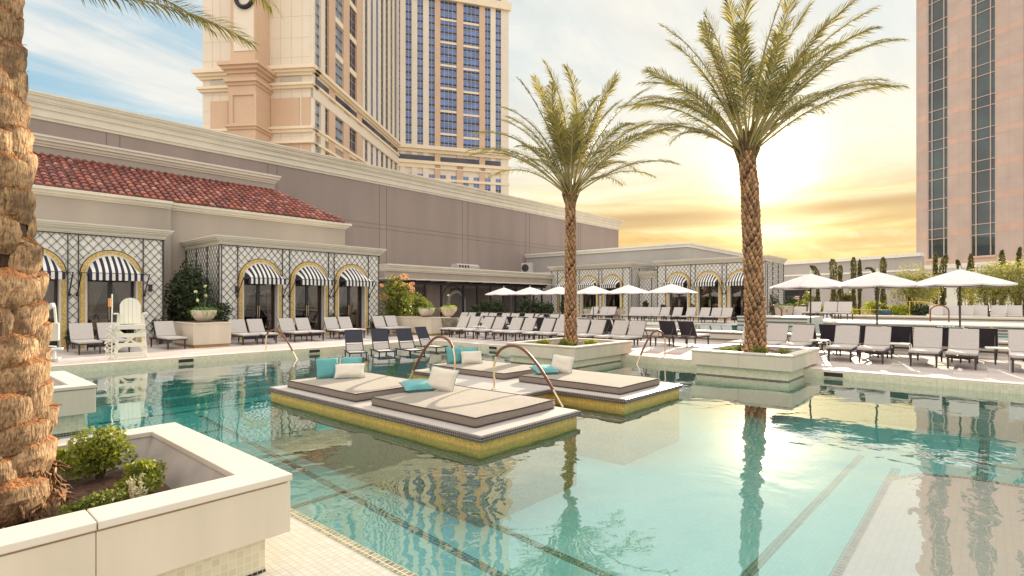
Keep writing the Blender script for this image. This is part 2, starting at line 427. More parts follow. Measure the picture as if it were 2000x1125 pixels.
# ------------------------------------------------------------------ sky and sun
SUN_AZ = YAW - math.atan2(494, 1055)         # angle from +X
SUN_EL = R(12.9)
SUN_DIR = Vector((math.cos(SUN_EL)*math.cos(SUN_AZ), math.cos(SUN_EL)*math.sin(SUN_AZ), math.sin(SUN_EL)))
def make_world():
    w = bpy.data.worlds.new('World'); scene.world = w; w.use_nodes = True
    k = N.__new__(N); k.t = w.node_tree; k.t.nodes.clear()
    out = k.t.nodes.new('ShaderNodeOutputWorld')
    D = k.n('ShaderNodeTexCoord').outputs['Generated']
    D = k.vmath('NORMALIZE', D).outputs[0]
    sp = k.n('ShaderNodeSeparateXYZ', i_0=D)
    z = sp.outputs[2]
    el = k.math('MAXIMUM', z, 0.)
    cosang = k.vmath('DOT_PRODUCT', D, tuple(SUN_DIR)).outputs['Value']
    # azimuth closeness
    hs = Vector((math.cos(SUN_AZ), math.sin(SUN_AZ), 0))
    hd = k.vmath('NORMALIZE', k.vmath('MULTIPLY', D, (1,1,0)).outputs[0]).outputs[0]
    az = k.vmath('DOT_PRODUCT', hd, tuple(hs)).outputs['Value']
    near = k.n('ShaderNodeMapRange', interpolation_type='SMOOTHSTEP', i_Value=az)
    near.inputs[1].default_value = .30; near.inputs[2].default_value = .99
    sky = k.n('ShaderNodeTexSky', sky_type='NISHITA')
    sky.sun_disc = False; sky.sun_elevation = SUN_EL; sky.sun_rotation = R(90) - SUN_AZ
    # perspective cirrus
    inv = k.math('DIVIDE', 1., k.math('ADD', el, .16))
    comb = k.n('ShaderNodeCombineXYZ', i_0=k.math('MULTIPLY', sp.outputs[0], inv), i_1=k.math('MULTIPLY', sp.outputs[1], inv), i_2=0.)
    mp = k.n('ShaderNodeMapping', i_Vector=comb.outputs[0]); mp.inputs['Rotation'].default_value = (0,0,R(-52)); mp.inputs['Scale'].default_value = (.8, 2.0, 1)
    n1 = k.n('ShaderNodeTexNoise', i_Vector=mp.outputs[0], i_Scale=1.1, i_Detail=10., i_Roughness=.62, i_Distortion=.8)
    n1b = k.n('ShaderNodeTexNoise', i_Vector=mp.outputs[0], i_Scale=2.6, i_Detail=6., i_Roughness=.6, i_Distortion=.5)
    cl = k.n('ShaderNodeMapRange', interpolation_type='SMOOTHSTEP', i_Value=k.math('ADD', k.math('MULTIPLY', n1.outputs[0], .75), k.math('MULTIPLY', n1b.outputs[0], .25)))
    cl.inputs[1].default_value = .40; cl.inputs[2].default_value = .60
    # blue part
    blue = k.mix(.3, (.38,.66,.87), k.mix(1., sky.outputs[0], (.10,.10,.10), 'MULTIPLY'))
    cloudc = k.mix(n1b.outputs[0], (.62,.66,.70), (.95,.93,.88))
    up = k.mix(k.math('MULTIPLY', cl.outputs[0], .92), blue, cloudc)
    # pale veil towards the sun
    up = k.mix(k.math('MULTIPLY', near.outputs[0], .72), up, k.mix(n1b.outputs[0], (.66,.65,.62), (1.0,.98,.91)))
    # golden low sky: factor by elevation and azimuth
    low = k.n('ShaderNodeMapRange', interpolation_type='SMOOTHSTEP', i_Value=el)
    low.inputs[1].default_value = .40; low.inputs[2].default_value = .08
    goldf = k.math('MULTIPLY', low.outputs[0], near.outputs[0])
    stv = k.n('ShaderNodeMapping', i_Vector=D); stv.inputs['Scale'].default_value = (2.2, 2.2, 22.)
    sn = k.n('ShaderNodeTexNoise', i_Vector=stv.outputs[0], i_Scale=1.5, i_Detail=9., i_Roughness=.6, i_Distortion=1.1)
    gold = k.ramp(sn.outputs[0], [(.33, (.80,.54,.24)), (.45, (.95,.70,.30)), (.55, (1.02,.84,.40)), (.70, (1.06,.98,.66))])
    lowish = k.n('ShaderNodeMapRange', interpolation_type='SMOOTHSTEP', i_Value=el)
    lowish.inputs[1].default_value = .27; lowish.inputs[2].default_value = .14
    golden = k.mix(lowish.outputs[0], k.mix(n1b.outputs[0], (.84,.78,.64), (1.08,1.02,.80)), gold)
    col = k.mix(goldf, up, golden)
    # low sky away from the sun: warm pale
    lowb = k.n('ShaderNodeMapRange', interpolation_type='SMOOTHSTEP', i_Value=el)
    lowb.inputs[1].default_value = .30; lowb.inputs[2].default_value = .0
    away = k.math('MULTIPLY', lowb.outputs[0], k.math('SUBTRACT', 1., near.outputs[0]))
    col = k.mix(k.math('MULTIPLY', away, .8), col, (.92,.84,.74))
    # dark streak cloud low over the horizon
    bn = k.n('ShaderNodeTexNoise', i_Vector=stv.outputs[0], i_Scale=.8, i_Detail=4.)
    bo = k.math('SUBTRACT', el, k.math('ADD', .146, k.math('MULTIPLY', k.math('SUBTRACT', bn.outputs[0], .5), .05)))
    band = k.math('EXPONENT', k.math('MULTIPLY', k.math('MULTIPLY', bo, bo), -1/(2*.013**2)))
    bo2 = k.math('SUBTRACT', el, k.math('ADD', .095, k.math('MULTIPLY', k.math('SUBTRACT', n1b.outputs[0], .5), .06)))
    band2 = k.math('EXPONENT', k.math('MULTIPLY', k.math('MULTIPLY', bo2, bo2), -1/(2*.013**2)))
    col = k.mix(k.math('MULTIPLY', k.math('MULTIPLY', band, near.outputs[0]), .85), col, (.60,.40,.21))
    col = k.mix(k.math('MULTIPLY', k.math('MULTIPLY', band2, near.outputs[0]), .65), col, (.74,.48,.20))
    # glow of the sun through haze
    ang = k.math('ARCCOSINE', k.math('MINIMUM', cosang, .99999))
    g1 = k.math('EXPONENT', k.math('MULTIPLY', k.math('MULTIPLY', ang, ang), -1/(2*.042**2)))
    g2 = k.math('EXPONENT', k.math('MULTIPLY', k.math('MULTIPLY', ang, ang), -1/(2*.10**2)))
    g3 = k.math('EXPONENT', k.math('MULTIPLY', ang, -2.6))
    g0 = k.math('MULTIPLY', k.math('EXPONENT', k.math('MULTIPLY', k.math('MULTIPLY', ang, ang), -1/(2*.008**2))), 60.)
    g1 = k.math('ADD', g1, g0)
    add = k.n('ShaderNodeVectorMath', operation='SCALE'); add.inputs[0].default_value = (1.,.86,.55); k.link(k.math('MULTIPLY', g1, 1.9), add.inputs['Scale'])
    add2 = k.n('ShaderNodeVectorMath', operation='SCALE'); add2.inputs[0].default_value = (1.,.80,.36); k.link(k.math('MULTIPLY', g2, .20), add2.inputs['Scale'])
    # second bright gap under the streak
    D2 = Vector(SUN_DIR); e2 = R(6.4); a2 = SUN_AZ - R(.6)
    S2 = (math.cos(e2)*math.cos(a2), math.cos(e2)*math.sin(a2), math.sin(e2))
    c2 = k.vmath('SUBTRACT', D, S2).outputs[0]
    c2 = k.vmath('MULTIPLY', c2, (1,1,3.2)).outputs[0]
    l2 = k.vmath('LENGTH', c2).outputs['Value']
    g4 = k.math('EXPONENT', k.math('MULTIPLY', k.math('MULTIPLY', l2, l2), -1/(2*.045**2)))
    add3 = k.n('ShaderNodeVectorMath', operation='SCALE'); add3.inputs[0].default_value = (1.,.80,.38); k.link(k.math('MULTIPLY', g4, .9), add3.inputs['Scale'])
    tot = k.vmath('ADD', k.vmath('ADD', k.vmath('ADD', col, add.outputs[0]).outputs[0], add2.outputs[0]).outputs[0], add3.outputs[0]).outputs[0]
    # dim below the horizon
    below = k.n('ShaderNodeMapRange', i_Value=z); below.inputs[1].default_value = -.02; below.inputs[2].default_value = -.10
    tot = k.mix(below.outputs[0], tot, (.35,.30,.25))
    # added fill: unseen sky behind and overhead made brighter and warmer to lift shade
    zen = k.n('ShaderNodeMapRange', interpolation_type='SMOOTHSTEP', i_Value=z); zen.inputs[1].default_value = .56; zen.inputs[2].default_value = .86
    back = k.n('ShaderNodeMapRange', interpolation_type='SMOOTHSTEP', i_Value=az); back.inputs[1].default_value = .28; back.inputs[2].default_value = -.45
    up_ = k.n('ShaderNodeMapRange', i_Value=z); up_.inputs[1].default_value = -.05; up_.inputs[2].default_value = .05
    sky_fill = k.math('MULTIPLY', k.math('MAXIMUM', zen.outputs[0], back.outputs[0]), up_.outputs[0])
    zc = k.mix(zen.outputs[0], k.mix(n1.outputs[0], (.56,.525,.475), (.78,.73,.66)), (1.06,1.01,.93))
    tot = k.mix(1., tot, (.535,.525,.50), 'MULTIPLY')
    tot = k.mix(sky_fill, tot, zc)
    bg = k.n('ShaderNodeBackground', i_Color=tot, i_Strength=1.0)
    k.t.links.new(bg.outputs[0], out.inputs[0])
make_world()
sl = bpy.data.lights.new('sun', 'SUN'); sl.energy = 4.3; sl.angle = R(.6); sl.color = (1., .84, .62)
so = bpy.data.objects.new('sun', sl); COL.objects.link(so)
LE = SUN_EL + R(2.2)
LAMP = Vector((math.cos(LE)*math.cos(SUN_AZ), math.cos(LE)*math.sin(SUN_AZ), math.sin(LE)))
so.rotation_euler = LAMP.to_track_quat('Z', 'Y').to_euler()
so.location = SUN_DIR*50

scene.view_settings.view_transform = 'Standard'; scene.view_settings.look = 'None'
scene.view_settings.exposure = 1.1; scene.view_settings.gamma = 1
cy = scene.cycles
cy.max_bounces = 8; cy.diffuse_bounces = 4; cy.glossy_bounces = 3; cy.transmission_bounces = 4
cy.transparent_max_bounces = 16; cy.volume_bounces = 0
cy.caustics_reflective = False; cy.caustics_refractive = False
cy.sample_clamp_indirect = 6
cy.use_denoising = True
try: cy.denoiser = 'OPENIMAGEDENOISE'; cy.denoising_input_passes = 'RGB_ALBEDO_NORMAL'
except Exception: pass
# ------------------------------------------------------------------ ground, deck, pool
PU0, PU1, PV0, PV1 = -8., 14.8, -9., 17.8
g = MB(); g.box(-1500, -1500, -4.2, 1500, 1500, -4.0)
structure(g.build('ground', M['ground']))
d = MB()
d.box(-40, PV1, -1.5, 75, 75, DK); d.box(PU1, -45, -1.5, 75, PV1, DK)
d.box(-40, PV0-30, -1.5, PU1, PV0, DK); d.box(-40, PV0, -1.5, PU0, PV1, DK)
structure(d.build('pool_deck', M['deck']))
c = MB()
c.box(PU0, PV1+.03, DK-.1, PU1, PV1+.42, DK+.004); c.box(PU1+.03, PV0, DK-.1, PU1+.42, PV1+.42, DK+.004)
structure(c.build('pool_coping', M['coping']))
p = MB()
p.box(PU0-.05, PV1-.04, -1.2, PU1, PV1+.02, DK-.03); p.box(PU1-.04, PV0, -1.2, PU1+.02, PV1-.04, DK-.03)
p.box(PU0-.05, PV0-.05, -1.2, PU0+.03, PV1-.04, DK-.03); p.box(PU0+.03, PV0-.05, -1.2, PU1-.04, PV0+.03, DK-.03)
structure(p.build('pool_wall', M['creamtile']))
p = MB(); p.box(PU0, PV0, -1.2, PU1, PV1, -.95)
structure(p.build('pool_floor', M['pooltile']))
p = MB()
p.box(PU0+.03, PV0+.03, -1.0, 2.30, 5.6, .006)
structure(p.build('pool_ledge', M['ledgetile']))
p = MB()
sh = [(2.30, PV0+.03), (PU1-.6, PV0+.03), (PU1-.6, -7.2)]
for i in range(9):
    a = i/8; sh.append((7.5+2.2*(1-a)**2, -7.2+7.4*a))
sh += [(7.35, .55), (6.9, .78), (2.30, .78)]
p.prism(sh, -.98, -.035)
p.box(9.7, 15.5, -.97, PU1-.04, PV1-.04, -.12)
structure(p.build('pool_shelf', M['shelftile']))
p = MB()
for i in range(4):
    p.box(4.6, PV1-.04-.42*(i+1), -.98, 8.0, PV1-.04-.42*i, -.16-.19*i)
structure(p.build('pool_steps', M['pooltile']))
p = MB()
def ln(a, b, w, z): p.bar((a[0], a[1], z), (b[0], b[1], z), w, .012)
zf = -.945
ln((4.02, 3.4), (4.85, 14.4), .11, zf); ln((4.72, 2.4), (5.08, 7.06), .10, zf); ln((2.3, 7.06), (5.12, 7.06), .10, zf)
ln((5.6, 1.15), (11.0, 1.15), .13, zf); ln((5., 1.86), (11.5, 1.72), .10, zf); ln((8.2, .1), (14.5, .05), .15, zf); ln((8.2,-1.),(14.5,-1.05),.15,zf)
ln((12.3,-4),(12.3,2.6),.14,zf)
p.box(2.225, PV0+.5, -.2, 2.303, 5.6, .010)
for i in range(len(sh)-1):
    if i >= 2: p.bar((sh[i][0], sh[i][1], -.034), (sh[i+1][0], sh[i+1][1], -.034), .05, .02)
for (a, b) in (((2.4, 12.5), (4.6, 12.5)), ((3., 15.2), (10., 15.2))): ln(a, b, .12, zf)
p.box(9.62, 15.42, -.2, PU1-.05, 15.5, -.116); p.box(9.62, 15.5, -.2, 9.7, 17.7, -.116)
structure(p.build('pool_floor_line', M['floorline']))
w = MB(); w.box(PU0-.02, PV0-.02, -1.1, PU1+.01, PV1+.01, 0.)
structure(w.build('pool_water', M['water']))
p = MB(); p.box(14.9, 6.0, DK-.02, 16.4, 8.35, DK+.008)
structure(p.build('terracotta_paving_patch', M['redtile']))
for i, (px, py, lab) in enumerate(((369,707,'dark skimmer opening in the pool wall left, below the lifeguard chair'), (631,689,'dark skimmer opening in the pool wall under the arched pavilion loungers'),
                              (921,677,'small dark skimmer opening in the pool wall beside the four sling chairs'), (958,681,'wide grille opening in the pool wall near the middle palm planter'), (1635,730,'dark skimmer opening in the pool wall right of the large palm planter'))):
    u, v = gp(px, py, .07)
    b = MB()
    if i < 2: t = thing('skimmer_opening', lab, 'skimmer', (u, PV1-.045, .02), 0)
    else: t = thing('skimmer_opening', lab, 'skimmer', (PU1-.045, v, .02), -PI/2)
    if i == 2: t.location = (13.6, PV1-.045, .02); t.rotation_euler = (0,0,0)
    b.box(-.2, -.008, .02, .2, .02, .12); b.build('opening', M['black'], t)
    f = MB(); f.box(-.22, -.012, .12, .22, .02, .135); f.box(-.22, -.012, .005, .22, .02, .02); f.box(-.22,-.012,.02,-.2,.02,.12); f.box(.2,-.012,.02,.22,.02,.12)
    f.build('frame', M['creamtile'], t)

# ------------------------------------------------------------------ planters
def planter(name, lab, u0, u1, v0, v1, top, bot, rim=.26, inset=.12, soil_z=None, slope=.16, group='cream stone planters standing in the pool'):
    cu, cv = (u0+u1)/2, (v0+v1)/2
    t = thing(name, lab, 'planter', (cu, cv, 0), 0, group)
    a, b = (u1-u0)/2, (v1-v0)/2
    cap = .045
    m = MB()
    def ring(m, a, b, w, z0, z1):
        m.box(-a, -b, z0, a, -b+w, z1); m.box(-a, b-w, z0, a, b, z1)
        m.box(-a, -b+w, z0, -a+w, b-w, z1); m.box(a-w, -b+w, z0, a, b-w, z1)
    for (q0, q1, ax, f0, f1) in ((-a, a, 0, -b, -b+.12), (-a, a, 0, b-.12, b), (-b+.12, b-.12, 1, -a, -a+.12), (-b+.12, b-.12, 1, a-.12, a)):
        n_ = max(1, round((q1-q0)/1.25))
        for i_ in range(n_):
            w0 = q0+(q1-q0)*i_/n_+(.0015 if i_ else 0); w1 = q0+(q1-q0)*(i_+1)/n_-(.0015 if i_ < n_-1 else 0)
            if ax == 0: m.box(w0, f0, bot, w1, f1, top-cap-.012)
            else: m.box(f0, w0, bot, f1, w1, top-cap-.012)
    m.build('fascia', M['limestone'], t, bevel=.004)
    m = MB(); ring(m, a-.012, b-.012, .06, top-cap-.0125, top-cap-.0005); m.build('shadow_gap', M['plinth'], t)
    m = MB()
    # cap slabs with thin joints
    def slabs(x0, y0, x1, y1, ax):
        n = max(1, round((x1-x0 if ax == 0 else y1-y0)/1.25))
        for i in range(n):
            e = .003
            if ax == 0:
                q0 = x0+(x1-x0)*i/n; q1 = x0+(x1-x0)*(i+1)/n
                m.box(q0+e, y0, top-cap, q1-e, y1, top)
            else:
                q0 = y0+(y1-y0)*i/n; q1 = y0+(y1-y0)*(i+1)/n
                m.box(x0, q0+e, top-cap, x1, q1-e, top)
    o = .012
    slabs(-a-o, -b-o, a+o, -b+rim, 0); slabs(-a-o, b-rim, a+o, b+o, 0)
    slabs(-a-o, -b+rim+.004, -a+rim, b-rim-.004, 1); slabs(a-rim, -b+rim+.004, a+o, b-rim-.004, 1)
    m.build('rim', M['limecap'], t, bevel=.006)
    m = MB()
    ring(m, a-inset, b-inset, .15, -.3, bot+.05); m.build('base', M['creamtile'], t)
    m = MB(); e = .003
    ring(m, a-inset+e, b-inset+e, .02, -.05, .024); m.build('waterline_band', M['darktile'], t)
    sz = top-.12 if soil_z is None else soil_z
    m = MB()
    ia, ib = a-rim+.01, b-rim+.01
    ja, jb = ia-slope, ib-slope
    V = [(-ia,-ib,top-cap),(ia,-ib,top-cap),(ia,ib,top-cap),(-ia,ib,top-cap),(-ja,-jb,sz-.1),(ja,-jb,sz-.1),(ja,jb,sz-.1),(-ja,jb,sz-.1)]
    m.add(V, [(0,1,5,4),(1,2,6,5),(2,3,7,6),(3,0,4,7)]); m.build('lining', M['marble'], t)
    m = MB(); n = 24
    V = []; 
    for i in range(n+1):
        for j in range(n+1):
            x = -ia+2*ia*i/n; y = -ib+2*ib*j/n
            V.append((x, y, sz-.02+.05*noise.noise((x*3+cu, y*3+cv, 1.))+.03*noise.noise((x*9, y*9, 4.))))
    m.add(V, [(i*(n+1)+j, (i+1)*(n+1)+j, (i+1)*(n+1)+j+1, i*(n+1)+j+1) for i in range(n) for j in range(n)], smooth=True)
    m.build('soil', M['soil'], t)
    return t
planter('stone_planter', 'large cream stone planter in the near left corner holding the thick palm', -1.45, 1.77, 3.58, 5.94, .67, .275, soil_z=.42)
planter('stone_planter', 'cream stone planter rising from the water beyond the near one, half behind the thick trunk', -1.3, 1.84, 9.47, 11.75, .67, .275, soil_z=.4)
planter('stone_planter', 'cream stone planter in the pool at the foot of the shorter palm', 12.15, 15.25, 8.42, 10.95, .60, .22, rim=.22, inset=.1, soil_z=.52)
planter('stone_planter', 'cream stone planter in the pool at the foot of the taller palm', 13.3, 15.95, 3.32, 5.66, .62, .25, rim=.22, inset=.1, soil_z=.52)

# ------------------------------------------------------------------ island platform
t = thing('island_platform', 'gold tiled island platform in the pool carrying four day bed mattresses', 'platform', (7.5, 7.5, 0))
OUT = [(4.7,4.65),(6.87,4.65),(6.87,6.2),(8.1,6.2),(8.1,4.6),(10.4,4.6),(10.4,10.4),(8.1,10.4),(8.1,9.0),(6.87,9.0),(6.87,10.45),(4.7,10.45)]
def off(poly, q):
    n = len(poly); r = []
    for i in range(n):
        p0, p1, p2 = Vector(poly[i-1]), Vector(poly[i]), Vector(poly[(i+1) % n])
        a = (p1-p0).normalized(); b = (p2-p1).normalized()
        na = Vector((a.y, -a.x)); nb = Vector((b.y, -b.x))
        r.append(tuple(p1 + (na+nb)*q))
    return r
loc = [(x-7.5, y-7.5) for x, y in OUT]
m = MB(); m.prism(off(loc, -.05), -.96, .11); m.build('base', M['goldtile'], t)
m = MB(); m.prism(loc, .105, .178); m.build('edge_band', M['darktile'], t, bevel=.012)
m = MB(); m.prism(off(loc, -.035), .15, .19); m.build('paving', M['islandstone'], t, bevel=.006)

def mattress(lab, u0, u1, v0, v1):
    cu, cv = (u0+u1)/2, (v0+v1)/2; a, b = (u1-u0)/2, (v1-v0)/2
    t = thing('daybed_mattress', lab, 'mattress', (cu, cv, .192), 0, 'day bed mattresses on the island platform')
    H = .135; n = 16
    m = MB(); V = []
    def zt(x, y): return H + .012*(1-(x/a)**4)*(1-(y/b)**4) + .010*noise.noise((x*1.3+cu*3, y*1.3+cv, 0)) - .006
    ring = []
    for i in range(n+1):
        for j in range(n+1):
            x = -a+2*a*i/n; y = -b+2*b*j/n
            V.append((x, y, zt(x, y)))
    m.add(V, [(i*(n+1)+j, (i+1)*(n+1)+j, (i+1)*(n+1)+j+1, i*(n+1)+j+1) for i in range(n) for j in range(n)], 0, True)
    m.build('cover_top', M['mattress'], t)
    per = []
    for i in range(n): per.append((-a+2*a*i/n, -b))
    for i in range(n): per.append((a, -b+2*b*i/n))
    for i in range(n): per.append((a-2*a*i/n, b))
    for i in range(n): per.append((-a, b-2*b*i/n))
    m = MB(); V = []; L = len(per)
    for k, bz in ((0, 0), (.5, .012), (1, 0)):
        for x, y in per:
            s = 1 + bz/max(a, b)*1.3; V.append((x*s, y*s, zt(x, y)*k + .005*(1-k)))
    fs = []
    for r_ in range(2):
        for i in range(L): fs.append((r_*L+i, r_*L+(i+1) % L, (r_+1)*L+(i+1) % L, (r_+1)*L+i))
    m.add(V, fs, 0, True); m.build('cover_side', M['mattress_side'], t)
    for zoff in (0, 1):
        m = MB()
        pts = [(x*1.004, y*1.004, (zt(x, y) if zoff else .012)) for x, y in per]; pts.append(pts[0])
        m.tube(pts, .009, 6); m.build('piping', M['piping'], t)
    return t
mattress('taupe day bed mattress farthest left on the island, with three pillows at its far end', 4.95, 6.62, 7.78, 10.12)
mattress('taupe day bed mattress nearest the camera on the island, under a lying turquoise pillow', 4.97, 6.67, 5.02, 7.34)
mattress('taupe day bed mattress at the back of the island behind the left arched handrail', 8.42, 9.98, 7.65, 10.05)
mattress('taupe day bed mattress at the right end of the island with two small pillows', 8.42, 9.95, 4.88, 7.22)

def pillow(lab, matn, u, v, z, w, h, th, rz, tilt, roll=0, seed=0, grp='turquoise scatter pillows'):
    n = 12; m = MB()
    for sgn in (1, -1):
        V = []
        for i in range(n+1):
            for j in range(n+1):
                x = -1+2*i/n; y = -1+2*j/n
                q = max(0, (1-x**4)*(1-y**4))**.55
                pin = 1-.07*(1-abs(x)**2)*abs(y)**3
                pin2 = 1-.07*(1-abs(y)**2)*abs(x)**3
                zz_ = sgn*th/2*q + .012*noise.noise((x*2+seed, y*2, sgn))*q
                V.append((x*w/2*pin2, y*h/2*pin, zz_))
        m.add(V, [(i*(n+1)+j, (i+1)*(n+1)+j, (i+1)*(n+1)+j+1, i*(n+1)+j+1) for i in range(n) for j in range(n)], 0, True)
    t = thing('scatter_pillow', lab, 'pillow', (u, v, z), 0, grp)
    t.rotation_mode = 'XYZ'
    t.rotation_euler = (R(tilt), R(roll), R(rz))
    m.build('cover', M[matn], t)
    e = MB(); pts = []
    for i in range(41):
        s = i/40*4; k = int(s) % 4; f = s-int(s)
        x, y = ((-1+2*f, -1), (1, -1+2*f), (1-2*f, 1), (-1, 1-2*f))[k] if i < 40 else (-1, -1)
        pin = 1-.07*(1-abs(x)**2)*abs(y)**3; pin2 = 1-.07*(1-abs(y)**2)*abs(x)**3
        pts.append((x*w/2*pin2, y*h/2*pin, 0))
    e.tube(pts, .006, 5); e.build('piping', M['piping'] if matn == 'teal' else M['teal'], t)
MT = .192+.135
G2 = 'cream scatter pillows'
pillow('turquoise pillow standing at the left of the three on the far left mattress', 'teal', 5.62, 9.83, MT+.19, .45, .45, .16, -20, 64)
pillow('turquoise pillow standing behind the cream one on the far left mattress', 'teal', 6.12, 9.80, MT+.185, .44, .44, .16, -50, 60, seed=3)
pillow('low cream pillow leaning in front of two turquoise ones, far left mattress', 'pillow', 5.86, 9.42, MT+.15,   .58, .34, .15, -36, 48, seed=5, grp=G2)
pillow('turquoise pillow lying flat on the nearest mattress', 'teal', 5.86, 7.3, MT+.075, .55, .5, .17, -25, 8, seed=7)
pillow('cream pillow tipped up beside the flat turquoise one, nearest mattress', 'pillow', 6.1, 6.96, MT+.19, .50, .42, .15, -62, 62, 8, seed=9, grp=G2)
pillow('turquoise pillow upright behind the left handrail, back mattress', 'teal', 8.98, 9.78, MT+.20, .45, .45, .16, -20, 72, seed=11)
pillow('second turquoise pillow half hidden behind the cream one, back mattress', 'teal', 9.42, 9.74, MT+.18, .43, .43, .16, -52, 58, seed=13)
pillow('cream pillow leaning on turquoise ones behind the left handrail', 'pillow', 9.2, 9.42, MT+.15, .52, .36, .15, -36, 55, seed=15, grp=G2)
pillow('turquoise pillow lying under the right handrail arch, right mattress', 'teal', 8.98, 7.0, MT+.075, .5, .5, .16, -30, 8, seed=17)
pillow('cream pillow tipped up at the far end of the right mattress', 'pillow', 9.3, 6.78, MT+.18, .48, .42, .15, -62, 62, 8, seed=19, grp=G2)

# ------------------------------------------------------------------ handrails
def handrail(lab, a, b, peak, bias=.42):
    """a: foot on paving, b: foot in the water (u, v, z)"""
    A, B = Vector(a), Vector(b)
    t = thing('handrail', lab, 'handrail', A, 0, 'arched pool handrails wrapped in brown leather')
    L = (B-A); L.z = 0
    top = peak - A.z
    pts = [(0,0,0), tuple(L*.02+Vector((0,0,top*.55)))]
    P = [Vector((0,0,0)), Vector((0,0,top*.62)), L*.12+Vector((0,0,top*.98)), L*.38+Vector((0,0,top*1.03)), L*.66+Vector((0,0,top*.62)), L*1.0+Vector((0,0,B.z-A.z))]
    def cr(p0,p1,p2,p3,s): return .5*((2*p1)+(p2-p0)*s+(2*p0-5*p1+4*p2-p3)*s*s+(3*p1-p0-3*p2+p3)*s**3)
    Q = [P[0]*2-P[1]]+P+[P[-1]*2-P[-2]]; pts = []
    for i in range(len(P)-1):
        for k in range(8): pts.append(cr(Q[i],Q[i+1],Q[i+2],Q[i+3],k/8))
    pts.append(P[-1])
    end = pts[-1] + (pts[-1]-pts[-3])*2.2
    k1 = int(len(pts)*.30)
    m = MB(); m.tube(pts[:k1+1], .021, 10); m.tube(pts[-4:]+[end], .021, 10); m.build('tube', M['steel'], t)
    m = MB(); m.tube(pts[k1-1:-3], .028, 10); m.build('leather_wrap', M['rail'], t)
    m = MB(); m.lathe([(.0,.0),(.055,.0),(.055,.012),(.03,.022),(.022,.022)], 16); m.build('foot_flange', M['steel'], t)
handrail('arched leather wrapped handrail at the back left notch of the island', (7.72, 8.42, .19), (7.72, 9.98, 0), 1.03)
handrail('arched leather wrapped handrail at the front notch, in the middle of the island', (7.42, 6.98, .19), (7.72, 5.62, 0), .98)
handrail('arched handrail at the pool steps before the left pavilion loungers', (8.15, 18.2, DK), (8.35, 16.45, 0), .86)
handrail('arched handrail at the deck edge between the two palm planters', (15.25, 7.3, DK), (14.35, 7.75, 0), .92)
#@@PART3
# ------------------------------------------------------------------ arcaded pavilions
ZS, RO, RI = 2.57, .92, .735
def arch_ring(m, cx, zs, r0, r1, y0, y1, mat=0, n=22, foot=0.):
    for sg in (-1, 1):
        m.box(min(cx+sg*r0, cx+sg*r1), y0, foot, max(cx+sg*r0, cx+sg*r1), y1, zs, mat)
    V = []
    for i in range(n+1):
        a = PI*i/n; c_, s_ = math.cos(a), math.sin(a)
        V += [(cx+r0*c_, y0, zs+r0*s_), (cx+r1*c_, y0, zs+r1*s_), (cx+r1*c_, y1, zs+r1*s_), (cx+r0*c_, y1, zs+r0*s_)]
    fs = []
    for i in range(n):
        for k in range(4): fs.append((i*4+k, i*4+(k+1) % 4, i*4+4+(k+1) % 4, i*4+4+k))
    m.add(V, fs, mat)
def lattice_bars(m, W, z0, z1, inside, dx=.29, dz=.34, y=-.03, w=.015, plane='x', const=0.):
    sl = dz/dx
    for fam in (1, -1):
        k = -int((z1-z0)/dz)-2
        while k*dx < W + (z1-z0)/sl + dx:
            segs = []; run = None; n = int((z1-z0)/.04)
            for i in range(n+1):
                z = z0 + (z1-z0)*i/n
                x = k*dx + (z-z0)/sl if fam == 1 else k*dx + (z1-z)/sl - (z1-z0)/sl*0
                ok = 0 <= x <= W and not inside(x, z)
                if ok and run is None: run = (x, z)
                if ok: last = (x, z)
                if (not ok or i == n) and run is not None:
                    if last[1]-run[1] > .05: segs.append((run, last))
                    run = None
            for a, b in segs:
                yy = y - (.006 if fam == 1 else 0)
                if plane == 'x': m.bar((a[0], yy, a[1]), (b[0], yy, b[1]), w, .012, up=(0,1,0))
                else: m.bar((const+(yy if const <= 0.01 else -yy), a[0], a[1]), (const+(yy if const <= 0.01 else -yy), b[0], b[1]), w, .012, up=(1,0,0))
            k += 1
def cornice(m, W, Dp, H, steps, front_only=False):
    for (z0, z1, o) in steps:
        m.box(-o, -o, H+z0, W+o, Dp, H+z1)
STEPS = [(0,.05,.05), (.05,.13,.08), (.13,.17,.13), (.17,.24,.19), (.24,.31,.25), (.31,.36,.29)]
